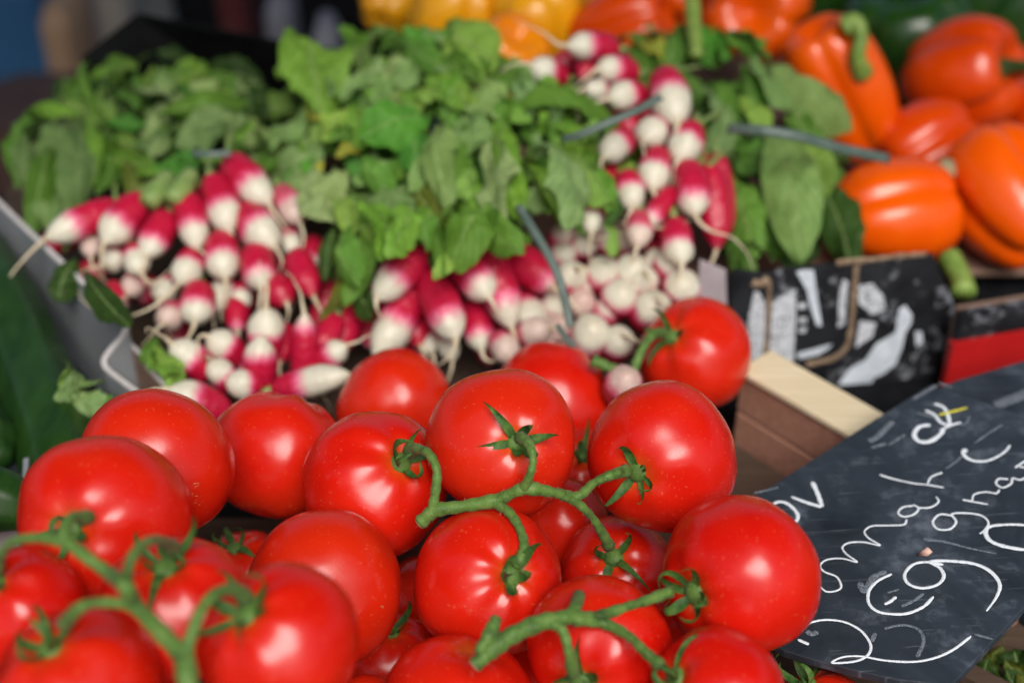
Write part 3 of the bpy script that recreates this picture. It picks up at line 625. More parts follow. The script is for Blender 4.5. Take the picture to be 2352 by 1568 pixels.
# ------------------------------------------------------------------ grey radish crate
rc = root("radish_crate", Pz(500, 800, 0), "grey cardboard crate with folded corner, filled with radish bunches", "crate")
rim = [Pz(-150, 320, .100), Pz(0, 468, .100), Pz(140, 602, .100), Pz(255, 708, .100), Pz(282, 736, .098), Pz(290, 752, .094), Pz(280, 775, .088), Pz(258, 800, .082), Pz(242, 822, .077), Pz(240, 838, .074), Pz(255, 856, .072), Pz(310, 898, .071), Pz(425, 985, .070)]
rim = spline(rim, 4)
v, f = wall(rim, rim[:, 2] - .002, .0035); o = obj("outer_panel", mesh("outer_panel", v, f, False), M_GREY, rc)
ev, ef = tube(rim + [0, 0, .0004], [.0022], 6); obj("cut_rim", mesh("cut_rim", ev, ef), M_EDGE, rc)
rim2 = spline([Pz(292, 770, .080), Pz(300, 790, .078), Pz(330, 822, .076), Pz(345, 850, .072), Pz(400, 905, .070), Pz(430, 935, .069)], 4)
v, f = wall(rim2, rim2[:, 2] - .003, .0035); obj("inner_panel", mesh("inner_panel", v, f, False), M_KRAFT, rc)
ev, ef = tube(rim2 + [0, 0, .0004], [.0016], 6); obj("inner_rim", mesh("inner_rim", ev, ef), M_EDGE, rc)
slab("crate_floor", [(-.22, .80, .008), (.14, .80, .008), (.2, 1.24, .008), (-.46, 1.20, .008), (-.46, 1.10, .008)], .005, M_WOODD, rc, (0, 0, 1))  # floor of the card crate coloured dark to stand for the shade inside
slab("rear_flap", [P(190, 140, 1.235), P(318, 40, 1.285), P(480, 74, 1.262), P(655, 103, 1.245), P(830, 130, 1.225), P(830, 420, 1.40), P(190, 420, 1.40)], .004, M_PLAIN, rc)
v, f = wall([P(1195, 170, 1.10), P(1300, 205, 1.085)], .06, .004); obj("rear_edge", mesh("rear_edge", v, f, False), M_PLAIN, rc)

# ------------------------------------------------------------------ radishes
def radish_mesh(seed):
    r = random.Random(seed); nu, nv = 20, 22; v = []
    ts = [0, .02, .06, .14, .3, .5, .68, .8, .88, .94, .98, 1.0]; rs = [.0, .17, .30, .41, .475, .50, .475, .40, .30, .19, .10, .0]
    rs = [a * (1 + r.uniform(-.05, .05)) for a in rs]; bx_, by_ = r.uniform(-.05, .05), r.uniform(-.05, .05); off = Vector((seed, 1, 2))
    for i in range(nv + 1):
        t = i / nv; t = .5 - .5 * math.cos(math.pi * t); q = float(np.interp(t, ts, rs))
        for j in range(nu):
            a = 2 * math.pi * j / nu; k = q * (1 + .10 * mnoise.noise(Vector((math.cos(a), math.sin(a), t * 3)) + off))
            v.append((k * math.cos(a) + bx_ * math.sin(math.pi * t), k * math.sin(a) + by_ * math.sin(math.pi * t), t))
    f = [(i * nu + j, i * nu + (j + 1) % nu, (i + 1) * nu + (j + 1) % nu, (i + 1) * nu + j) for i in range(nv) for j in range(nu)]
    return mesh("radish", v, f)
RM = [radish_mesh(s) for s in range(8)]
for m in RM: m.materials.append(M_RAD)
rc_ = [0]
def radish(b, crown, tip, wpx, Z, white=None, pale=0.0, tail=True, Lw=2.15, long=None, end=.48):
    i = rc_[0]; rc_[0] += 1; r = random.Random(900 + i)
    k = Z / FP; W = wpx * k * 1.06; L3 = W * Lw * r.uniform(.92, 1.08)
    d2 = math.hypot(tip[0] - crown[0], tip[1] - crown[1]) * k; dz = min(math.sqrt(max(L3 * L3 - d2 * d2, (.25 * L3) ** 2)), end * L3)
    mx, my = tip[0] - crown[0], tip[1] - crown[1]; crown = (crown[0] - .22 * mx, crown[1] - .22 * my)
    pt, pc = P(*tip, Z - dz * .35), P(*crown, Z + dz * .65)
    ax = unit(pt - pc); L = np.linalg.norm(pt - pc); sd_ = unit(np.cross(ax, [.3, .2, .9])); s2 = np.cross(ax, sd_); th = r.uniform(0, 6.28)
    e1 = (sd_ * math.cos(th) + s2 * math.sin(th)) * W; e2 = (s2 * math.cos(th) - sd_ * math.sin(th)) * W; e3 = ax * L
    M = Matrix([[e1[q], e2[q], e3[q], pc[q]] for q in range(3)] + [[0, 0, 0, 1]])
    wt = (white if white is not None else r.uniform(.48, .60)) + .12
    o = obj("radish", RM[i % len(RM)], None, b, M, (wt, pale, 0))
    if tail:
        if long: pts = [pt - ax * L * .02] + [P(x, y, Z - dz * .35 + z) for x, y, z in long]
        else:
            n = 5; pts = [pt - ax * L * .03]; d = ax.copy(); ln = r.uniform(.016, .044) / n; bend = np.array([r.uniform(-.5, .5), r.uniform(-.3, .3), -.45])
            for q in range(n): d = unit(d + bend * .55 + np.array([r.uniform(-.3, .3) for _ in range(3)])); pts.append(pts[-1] + d * ln)
        c3 = spline(pts, 4); v, f = tube(c3, [W * .085, W * .055, W * .036, W * .022, W * .012], 5)
        obj("root", mesh("root", v, f), M_ROOT, o)
    if r.random() < .5:
        v, f = tube([pc + ax * L * .03, pc - ax * .004, pc - ax * .010 + np.array([0, 0, .002])], [W * .2, W * .13, W * .1], 7); obj("stalk_stub", mesh("stalk_stub", v, f), M_CROWN, o)
    return o
def z4(x, y): return (x * .4395, 287.1 + y * .4395)
def z6(x, y): return (1091 + x * .4394, 57.4 + y * .4394)
def z9(x, y): return (689 + x * .3662, 516.8 + y * .3662)
BG = "tied bunches of pink and white radishes"
bA = root("radish_bunch", P(450, 500, 1.08), "radish bunch at the left, long tails trailing over the grey crate wall", "radish bunch", BG)
bB = root("radish_bunch", P(560, 850, 1.0), "lowest radish bunch beside the folded grey corner, white tips pointing upward", "radish bunch", BG)
bC = root("radish_bunch", P(1050, 620, 1.03), "central radish bunch with a big bright leafy top spilling forward", "radish bunch", BG)
bD = root("radish_bunch", P(1420, 660, 1.0), "radish bunch of round cream tips facing out, behind the hooked vine and farthest tomato", "radish bunch", BG)
bE = root("radish_bunch", P(1500, 350, 1.07), "upper right radish bunch, roots stacked in a column with leaves hanging over the black box", "radish bunch", BG)
def zA(y): return .985 + .085 * (900 - y) / 500
LA = [(560, 450, 240, 590, 170, .52), (720, 420, 540, 620, 190, .5), (860, 500, 760, 690, 165, .6), (980, 410, 1030, 650, 165, .52), (1120, 320, 1200, 560, 180, .5), (1230, 220, 1410, 410, 190, .52), (1290, 470, 1440, 640, 200, .45),
 (1480, 360, 1570, 510, 150, .4), (1500, 540, 1540, 680, 120, .4), (1640, 620, 1610, 760, 130, .6), (1150, 610, 1180, 800, 180, .5), (1340, 680, 1370, 850, 190, .66), (1000, 690, 940, 830, 155, .35), (480, 560, 470, 690, 110, .3),
 (620, 680, 560, 740, 130, .4), (730, 790, 660, 890, 125, .4), (880, 830, 830, 900, 130, .3), (900, 960, 860, 1040, 140, .4), (1040, 870, 1020, 1030, 180, .55), (1180, 830, 1130, 960, 130, .2), (1270, 850, 1260, 960, 110, .35), (1240, 930, 1240, 1080, 120, .8), (590, 850, 640, 970, 110, .7), (700, 660, 720, 770, 140, .35), (1420, 830, 1500, 930, 160, .95), (1560, 700, 1640, 900, 150, .95)]
LONG = {0: [(88, 562, -.01), (60, 590, -.012), (30, 625, -.014), (18, 650, -.012), (22, 668, -.01)], 12: [(395, 668, -.012), (350, 705, -.018), (290, 727, -.02), (230, 718, -.02), (190, 690, -.018), (180, 668, -.016)],
 3: [(460, 575, -.006), (478, 590, -.008), (490, 600, -.006)], 1: [(234, 575, -.006), (232, 610, -.008), (238, 638, -.004)], 2: [(328, 625, -.006), (335, 648, -.008), (352, 652, -.004), (400, 610, .0)], 6: [(640, 580, -.006), (648, 600, -.008), (640, 625, -.004)],
 14: [(200, 618, -.01), (165, 640, -.012), (132, 652, -.01)], 7: [(690, 515, -.004), (698, 545, -.004), (690, 580, 0), (665, 620, 0), (662, 660, .01), (690, 700, .01)], 17: [(360, 755, -.005), (335, 785, -.004), (318, 800, .0)], 15: [(280, 690, -.012), (235, 690, -.016), (190, 668, -.016), (165, 650, -.012)]}
for i, (cx, cy, tx, ty, wd, wt) in enumerate(LA):
    c, t = z4(cx, cy), z4(tx, ty); radish(bA, c, t, wd * .4395, zA(t[1]) + (.02 if wd < 135 else 0), wt, .7 if i in (7, 13, 15, 17) else 0, long=LONG.get(i))
LB = [(1390, 1180, 1390, 955, 190, .45, 1.5), (1590, 1320, 1592, 980, 145, .72, 2.3), (1372, 1370, 1360, 1100, 172, .6, 1.7), (1070, 1280, 890, 1140, 170, .42, 1.6), (1235, 1200, 1085, 1100, 160, .42, 1.6), (1200, 1350, 1090, 1235, 140, .4, 1.5), (1340, 1350, 1180, 1350, 150, .35, 1.6), (1150, 1500, 880, 1375, 185, .5, 1.7), (1490, 1370, 1830, 1300, 150, .3, 2.3), (1660, 1260, 1810, 1150, 145, .55, 1.7), (1740, 1030, 1650, 1210, 150, 1.3, 1.8), (1480, 1080, 1460, 1240, 150, .95, 1.8), (1690, 1180, 1640, 1300, 130, .95, 1.8), (1330, 1240, 1260, 1290, 120, .8, 1.6)]
for i, (cx, cy, tx, ty, wd, wt, lw) in enumerate(LB):
    c, t = z4(cx, cy), z4(tx, ty); radish(bB, c, t, wd * .4395, (.985, .985, .965, .965, .98, .965, .955, .945, .95, .985, 1.0, 1.0, 1.0, .99)[i], wt, 0, Lw=lw, tail=i not in (2, 6))
LC = [(740, 190, 470, 465, 235, .55), (690, 440, 470, 840, 235, .42), (830, 370, 985, 720, 240, .6), (1010, 210, 1190, 460, 260, .62), (1170, 190, 1330, 650, 235, .60), (1330, 190, 1590, 390, 230, .8), (1090, 520, 1140, 790, 190, .62), (1390, 480, 1470, 660, 200, .3), (700, 560, 760, 760, 190, .95), (760, 640, 830, 800, 150, .5), (330, 480, 200, 840, 220, 1.3), (900, 640, 960, 850, 150, .4), (1240, 720, 1330, 850, 170, .3), (1420, 680, 1560, 640, 180, .25), (560, 440, 560, 700, 140, .95)]
for i, (cx, cy, tx, ty, wd, wt) in enumerate(LC):
    c, t = z9(cx, cy), z9(tx, ty); radish(bC, c, t, wd * .3662, (.995, 1.0, .99, .995, 1.0, 1.01, 1.01, 1.01, 1.02, 1.02, 1.02, 1.02, .99, .99, 1.03)[i], wt, 0 if i not in (12, 13) else .6, tail=True, long={2: [z9(965, 780) + (-.004,), z9(910, 850) + (-.006,), z9(850, 885) + (-.002,)], 0: [z9(480, 520) + (-.003,), z9(510, 590) + (-.001,)], 6: [z9(1160, 840) + (-.004,), z9(1230, 850) + (-.006,), z9(1300, 790) + (-.002,), z9(1380, 790) + (.0,)]}.get(i))
LD = [(1320, 624, 72), (1385, 612, 76), (1460, 612, 78), (1478, 632, 70), (1342, 686, 64), (1432, 672, 80), (1506, 694, 86), (1570, 650, 80), (1364, 752, 90), (1426, 776, 72), (1288, 688, 66), (1300, 575, 60), (1515, 590, 62), (1290, 742, 66), (1250, 770, 62), (1350, 558, 58), (1545, 590, 74), (1440, 868, 80), (1540, 735, 66), (1368, 505, 64), (1330, 525, 56), (1405, 540, 60), (1455, 545, 60), (1300, 530, 54), (1350, 640, 58), (1265, 640, 60), (1240, 715, 62), (1400, 700, 58)]
for i, (x, y, wd) in enumerate(LD):
    r = random.Random(i); sgn = 1 if y > 560 else -1
    radish(bD, (x - r.uniform(8, 24), y + r.uniform(22, 40)), (x + 2, y - 6), wd * 1.08, .985 + .05 * (800 - y) / 250 + (0 if wd > 66 else .012) - (.07 if y > 850 else 0), r.uniform(.52, .62) if i not in (4, 13, 20) else .3, (.75 if i in (4, 13, 14, 17, 20) else .3 if i > 19 else 0), Lw=1.75, end=.70, tail=(i % 3 == 0))
LE = [(700, 125, 480, 110, 155, .5), (440, 265, 290, 210, 150, .42), (810, 245, 640, 225, 145, .5), (850, 360, 700, 385, 150, .38), (680, 360, 580, 330, 115, .3), (1000, 290, 1060, 520, 205, .38), (950, 540, 880, 600, 165, .35), (1130, 560, 1060, 710, 172, .42), (780, 600, 670, 690, 155, .35), (960, 690, 925, 860, 170, .45), (800, 810, 825, 960, 150, .42), (1120, 770, 1150, 1000, 185, .62), (1230, 800, 1265, 1180, 165, .92), (1010, 890, 900, 1050, 115, .66), (1050, 1060, 1085, 1250, 165, .5), (860, 1010, 850, 1160, 140, .45), (610, 960, 610, 1090, 115, .3), (700, 760, 690, 850, 130, .9), (720, 900, 700, 1000, 120, .9), (1180, 700, 1140, 800, 120, 1.2), (960, 1000, 990, 1100, 150, .95), (760, 480, 830, 560, 140, .9), (900, 420, 930, 480, 140, .9), (600, 200, 560, 280, 120, .9)]
LNE = {0: [z6(430, 100) + (-.004,), z6(370, 50) + (-.004,), z6(290, 10) + (-.002,), z6(200, -30) + (0,)], 11: [z6(1180, 1040) + (-.004,), z6(1240, 1080) + (-.006,), z6(1340, 1110) + (-.006,), z6(1420, 1190) + (-.004,), z6(1455, 1280) + (0,)], 2: [z6(590, 270) + (-.004,), z6(540, 310) + (-.004,), z6(490, 350) + (0,)], 10: [z6(800, 1000) + (-.004,), z6(780, 1060) + (-.002,), z6(790, 1100) + (.0,)], 13: [z6(960, 1060) + (-.004,), z6(1040, 1060) + (-.006,), z6(1130, 1020) + (-.004,)]}
for i, (cx, cy, tx, ty, wd, wt) in enumerate(LE):
    c, t = z6(cx, cy), z6(tx, ty); radish(bE, c, t, wd * .4394, 1.005 + .10 * (640 - t[1]) / 560 + (.025 if i in (17, 18, 19, 20, 21, 22, 23, 12) else 0), wt, .5 if i in (15,) else 0, long=LNE.get(i), tail=i < 17)
# fillers in the dark between
for b, lst, zf, zx in ((bA, LA, z4, zA), (bC, LC, z9, lambda y: 1.0), (bE, LE, z6, lambda y: 1.005 + .10 * (640 - y) / 560)):
    for i, q in enumerate(lst):
        if i % 2: continue
        r = random.Random(i * 3 + 1); c, t = zf(q[0], q[1]), zf(q[2], q[3]); dx, dy = r.uniform(-50, 50), r.uniform(-30, 50)
        radish(b, (c[0] + dx, c[1] + dy), (t[0] + dx, t[1] + dy), 62, zx(t[1]) + .045, r.uniform(.8, 1.3), .1, tail=False)

# ------------------------------------------------------------------ radish leaves
def leaf_mesh(L, W, bend, cup, ruf, seed, fold=0.0, oval=False, droop=0.0):
    r = random.Random(seed); nu, nv = 15, 26; v, f, uv = [], [], []
    ph = [r.uniform(0, 6.28) for _ in range(8)]; fr = [r.uniform(.8, 2.3), r.uniform(5, 9)]; off = Vector((seed * 1.7, 0, 0))
    sk = r.uniform(-.10, .10); jag = [[r.uniform(-.13, .10) for _ in range(13)] for _ in range(2)]
    for i in range(nv + 1):
        t = i / nv; s = max(0, (t - .06) / .94); pr = math.sin(math.pi * min(1, s ** (1.12 if not oval else 1.2) * .985 + .012)) ** (.6 if not oval else .62)
        pr = max(pr * (1 if s > 0 else 0), .05 * (1 - t))
        if not oval and t < .4: pr *= .74 + .26 * (t / .4) + .05 * math.sin(t * 26 + ph[7])
        for j in range(nu):
            u = -1 + 2 * j / (nu - 1); au = abs(u)
            edge = 1 + (.02 * math.sin(fr[1] * 3.1 * t + ph[0] + (2 if u > 0 else 0)) + .025 * math.sin(37 * t + ph[1] + (1 if u > 0 else 0))) * (0 if oval else 1)
            if not oval: edge += float(np.interp(t * 12, range(13), jag[0 if u > 0 else 1]))
            ww = W / 2 * pr * edge; x = u * ww + sk * L * math.sin(math.pi * t); y = t * L
            z = bend * L * math.sin(math.pi * t) - droop * L * t * t
            z += cup * ww * au ** 1.6 + ruf * W * au ** 1.8 * math.sin(2 * math.pi * fr[0] * t + ph[2] + (1.7 if u > 0 else 0))
            if fold: z -= fold * ww * max(0, u - .15) * 1.6; x -= fold * ww * max(0, u - .15) * .55
            p = Vector((x / W, y / W, 0)) * 1.6 + off
            z += W * (.15 * mnoise.noise(p) + .095 * mnoise.noise(p * 2.9) + .03 * mnoise.noise(p * 6.5)) - .02 * W * math.exp(-(u / .12) ** 2)
            v.append((x, y, z)); uv.append((u, t))
    for i in range(nv):
        for j in range(nu - 1): f.append((i * nu + j, i * nu + j + 1, (i + 1) * nu + j + 1, (i + 1) * nu + j))
    m = mesh("leaf", v, f); ul = m.uv_layers.new(name="UVMap")
    for lp in m.loops: ul.data[lp.index].uv = uv[lp.vertex_index]
    m.materials.append(M_LEAF); return m
LC_ = {'b': (.165, .345, .042), 'm': (.105, .245, .034), 'p': (.30, .43, .16), 's': (.19, .32, .105), 'd': (.036, .085, .015), 'y': (.36, .38, .05), 'g': (.085, .285, .038), 'o': (.13, .16, .024), 'l': (.215, .38, .070)}  # 'd' also backs the bunches, its dark green standing for shaded gaps
lc = [0]
def leaf(b, base, tip, wpx, Zb, Zt, col, tilt=None, bend=None, oval=False, fold=0.0, ruf=None):
    i = lc[0]; lc[0] += 1; r = random.Random(4000 + i)
    pb_, pt2 = P(*base, Zb), P(*tip, Zt); L = float(np.linalg.norm(pt2 - pb_)); W = wpx * (Zb + Zt) / 2 / FP
    n0 = unit(-F * .85 + U * .45 + R * r.uniform(-.25, .25)); y = unit(pt2 - pb_)
    x = unit(np.cross(y, n0)); a = tilt if tilt is not None else r.uniform(-.95, .95) * (.3 if oval else 1); nrm = np.cross(x, y) * math.cos(a) + x * math.sin(a)
    me = leaf_mesh(L * 1.06, W * (1.0 if oval else 1.22), bend if bend is not None else r.uniform(.0, .24), r.uniform(-.95, .35) * (.3 if oval else 1), ruf if ruf is not None else r.uniform(.06, .17), 40 + i, fold, oval, 0 if oval else r.uniform(-.05, .22))
    c = LC_[col]; k = r.uniform(.82, 1.18) * (.80 if b.name == 'radish_bunch' else 1.06 if b == bC else .9 if b.name == 'leaf_crate' else 1)  # left bunch's leaf colours dimmed to paint in the shade under the flap
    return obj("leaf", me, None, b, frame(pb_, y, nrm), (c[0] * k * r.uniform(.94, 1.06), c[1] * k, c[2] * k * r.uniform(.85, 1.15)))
def z5c(x, y): return (516.8 + x * .4028, y * .4028)
def z8(x, y): return (x * .3418, y * .3418)
def Zc(x, y): return .985 + .16 * max(0, (600 - y) / 560) ** 1.25 + .05 * ((x - 1060) / 450) ** 2
CEN = [ # base, tip, width, colour, depth offset, fold
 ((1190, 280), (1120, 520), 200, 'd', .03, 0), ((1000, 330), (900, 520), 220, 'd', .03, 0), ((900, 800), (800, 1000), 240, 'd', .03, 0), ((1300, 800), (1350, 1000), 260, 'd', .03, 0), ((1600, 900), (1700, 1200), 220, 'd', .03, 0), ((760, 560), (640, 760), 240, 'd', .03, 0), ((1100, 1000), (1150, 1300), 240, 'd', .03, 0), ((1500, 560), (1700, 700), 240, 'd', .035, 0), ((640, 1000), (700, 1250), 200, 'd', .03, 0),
 ((420, 1010), (150, 830), 260, 's', .03, 0), ((560, 640), (250, 800), 260, 's', .012, .0), ((520, 690), (340, 1080), 250, 's', .008, 0), ((430, 960), (360, 1120), 160, 's', .0, 0),
 ((640, 300), (310, 420), 330, 'b', .012, 0), ((480, 270), (560, 600), 320, 'b', .0, 0), ((580, 520), (540, 690), 140, 'y', .004, 0),
 ((780, 420), (830, 160), 250, 's', .02, 0), ((960, 320), (900, 130), 220, 'm', .025, 0), ((1140, 390), (1120, 130), 230, 'g', .01, 0), ((1010, 210), (1290, 400), 140, 'm', 0, .3), ((1280, 420), (1330, 110), 260, 'm', .015, 0), ((1190, 180), (1540, 370), 270, 'l', .0, 0), ((1250, 300), (1460, 430), 200, 'l', -.006, 0),
 ((1000, 310), (960, 610), 200, 'p', -.01, .3), ((1130, 460), (900, 470), 200, 'p', -.008, 0), ((1000, 500), (740, 460), 200, 's', -.002, 0), ((770, 440), (920, 650), 210, 's', -.008, .4), ((780, 490), (640, 560), 170, 'm', 0, 0),
 ((1130, 440), (1400, 540), 130, 'b', -.012, .4), ((1350, 600), (1590, 500), 230, 's', -.006, 0), ((1360, 620), (1570, 640), 190, 's', -.01, 0), ((1140, 480), (1230, 640), 170, 'm', .006, .3), ((1080, 520), (1080, 640), 130, 'l', -.006, 0),
 ((1480, 420), (1760, 460), 160, 'm', .006, 0), ((1590, 590), (2230, 650), 210, 'm', -.012, .15), ((1900, 600), (1900, 760), 120, 'm', .0, .3), ((1560, 500), (1660, 640), 130, 'b', -.002, 0),
 ((1190, 670), (790, 780), 250, 'g', -.022, 0), ((1180, 700), (960, 640), 150, 'g', -.016, 0), ((1000, 660), (1090, 900), 190, 'g', -.018, 0),
 ((780, 650), (560, 760), 170, 'l', -.004, 0), ((770, 720), (620, 800), 150, 'm', -.006, .3), ((830, 830), (640, 890), 110, 'y', .0, .4),
 ((960, 920), (740, 1010), 150, 's', -.006, .3), ((840, 860), (890, 1070), 110, 's', -.006, 0), ((980, 900), (1000, 1030), 80, 'm', 0, 0),
 ((1220, 720), (1120, 1000), 170, 's', -.026, .3), ((1240, 740), (1230, 1100), 190, 's', -.028, .2), ((1310, 800), (1270, 1000), 150, 'm', -.02, .3), ((1370, 670), (1370, 900), 190, 's', -.018, 0),
 ((1520, 760), (1470, 1190), 250, 'p', -.03, 0), ((1410, 900), (1370, 1090), 120, 'l', -.022, 0), ((1610, 670), (1680, 1190), 180, 'b', -.026, .3), ((1560, 660), (1600, 800), 80, 'b', -.02, 0),
 ((1760, 770), (1980, 1250), 280, 's', -.034, .0), ((1740, 940), (1920, 1260), 150, 'b', -.024, .3), ((1880, 790), (2220, 1120), 190, 'l', -.026, 0), ((2080, 930), (2200, 1180), 110, 'm', -.022, .3), ((2200, 1080), (2190, 1260), 70, 'd', -.02, 0), ((2160, 1260), (2250, 1430), 100, 'l', -.022, 0),
 ((1720, 1240), (2040, 1330), 150, 'm', -.012, 0), ((1600, 1150), (1720, 1390), 120, 'd', -.01, 0),
 ((700, 970), (500, 1090), 220, 'p', -.014, 0), ((520, 930), (620, 1200), 200, 'p', -.012, .2), ((740, 1140), (640, 1230), 130, 'm', -.006, 0), ((620, 1130), (700, 1290), 110, 'l', -.01, 0), ((560, 930), (490, 1010), 70, 'y', -.006, 0),
 ((1060, 970), (1190, 1240), 160, 'o', -.012, .3), ((1050, 1060), (870, 1150), 160, 's', -.012, 0), ((1200, 1180), (1060, 1330), 190, 'm', -.008, 0),
 ((740, 1120), (900, 1450), 260, 'b', -.028, 0), ((1030, 1150), (960, 1450), 200, 'b', -.03, .3), ((780, 1110), (1040, 1180), 170, 's', -.02, 0), ((1060, 1240), (1150, 1390), 160, 'm', -.012, 0),
 ((1400, 1130), (1220, 1510), 120, 'b', -.028, .3), ((1540, 1170), (1300, 1420), 260, 'm', -.024, 0), ((1500, 1190), (1620, 1420), 200, 'm', -.026, 0), ((1250, 1440), (1210, 1560), 90, 'l', -.028, 0),
 ((640, 1260), (570, 1570), 90, 'd', .0, 0), ((720, 1280), (760, 1600), 180, 'm', -.016, .2), ((790, 1290), (700, 1700), 140, 'm', -.01, .3), ((740, 1600), (820, 1800), 150, 'd', -.006, 0), ((660, 1400), (560, 1800), 80, 'o', -.008, 0),
]
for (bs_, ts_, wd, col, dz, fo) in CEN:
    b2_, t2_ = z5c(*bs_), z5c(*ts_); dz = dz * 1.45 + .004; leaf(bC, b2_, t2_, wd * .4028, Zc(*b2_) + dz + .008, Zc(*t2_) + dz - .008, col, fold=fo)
def Zl(x, y): return 1.06 + .17 * (470 - y) / 330 + .03 * ((x - 400) / 350) ** 2
LEF = [
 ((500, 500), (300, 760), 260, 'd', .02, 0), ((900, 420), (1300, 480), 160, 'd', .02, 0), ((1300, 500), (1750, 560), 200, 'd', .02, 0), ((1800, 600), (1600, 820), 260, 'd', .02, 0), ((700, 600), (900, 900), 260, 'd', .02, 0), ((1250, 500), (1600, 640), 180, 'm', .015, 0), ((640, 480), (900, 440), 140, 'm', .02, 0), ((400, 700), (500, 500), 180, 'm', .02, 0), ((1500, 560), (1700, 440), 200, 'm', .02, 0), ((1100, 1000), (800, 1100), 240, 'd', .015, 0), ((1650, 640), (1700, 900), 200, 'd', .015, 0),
 ((340, 780), (300, 1430), 230, 's', -.012, .3), ((300, 770), (150, 1380), 220, 's', -.006, .25), ((260, 800), (80, 1200), 190, 'm', .0, .2), ((330, 1000), (230, 1440), 170, 'm', -.014, .2), ((580, 770), (200, 760), 90, 'b', -.02, .2), ((540, 800), (590, 1420), 220, 's', -.012, .1), ((560, 800), (640, 1130), 90, 'b', -.02, .3), ((470, 900), (500, 1100), 120, 'd', .0, 0),
 ((620, 420), (690, 820), 50, 'b', -.014, 0), ((700, 560), (740, 800), 45, 'l', -.014, 0), ((1210, 740), (920, 610), 190, 'p', -.014, 0), ((1180, 590), (1400, 720), 130, 'g', -.004, .2), ((1230, 520), (1370, 480), 50, 'l', -.008, 0), ((760, 640), (900, 740), 150, 'm', -.002, 0), ((900, 520), (980, 600), 70, 'm', 0, 0),
 ((1040, 780), (1690, 740), 170, 'm', -.008, .2), ((1700, 790), (1230, 960), 200, 's', -.014, 0), ((1520, 860), (1380, 1030), 160, 's', -.012, 0), ((1200, 870), (880, 970), 200, 's', -.014, 0), ((1140, 850), (1040, 1030), 120, 'p', -.014, 0), ((1320, 1020), (1030, 1070), 200, 'g', -.018, 0), ((1200, 1010), (1260, 1180), 120, 'g', -.016, 0),
 ((720, 860), (900, 1100), 190, 'b', -.008, 0), ((820, 900), (940, 1060), 120, 'l', -.010, 0), ((820, 1060), (890, 1280), 120, 'o', -.006, .2), ((900, 1180), (1140, 1170), 60, 'b', -.008, 0), ((680, 830), (960, 850), 90, 'g', -.006, 0), ((640, 900), (720, 1180), 120, 'm', -.004, 0), ((1640, 980), (1780, 870), 120, 'p', -.008, 0), ((1700, 960), (1750, 1150), 120, 'm', 0, 0), ((800, 500), (760, 740), 140, 'd', .0, 0), ((420, 640), (560, 560), 120, 'm', .0, 0), ((1450, 600), (1560, 720), 110, 'l', .0, 0), ((1300, 1100), (1500, 1090), 60, 'b', -.008, 0),
 ((560, 1800), (800, 2080), 160, 'd', -.03, 0),
]
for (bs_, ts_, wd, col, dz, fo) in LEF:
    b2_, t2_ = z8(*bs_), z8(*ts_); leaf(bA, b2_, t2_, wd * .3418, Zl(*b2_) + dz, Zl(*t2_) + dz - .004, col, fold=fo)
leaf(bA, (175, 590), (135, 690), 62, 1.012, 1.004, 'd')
leaf(bB, (350, 790), (400, 890), 60, .955, .945, 'l', fold=.3); leaf(bB, (330, 830), (410, 850), 50, .95, .94, 'b'); leaf(bB, (360, 770), (330, 830), 40, .96, .955, 'm')
for x, y in ((340, 465), (395, 460)):                                      # pale fat stalks above the left radishes
    v, f = tube(spline([P(x + 45, y - 60, 1.065), P(x + 22, y - 25, 1.05), P(x, y, 1.04)], 5), [.006, .009, .0075], 9); obj("stalk", mesh("stalk", v, f), M_CROWN, bA)
def Zr(x, y): return 1.055 + .13 * (600 - y) / 560 + .03 * abs((x - 1750) / 250)
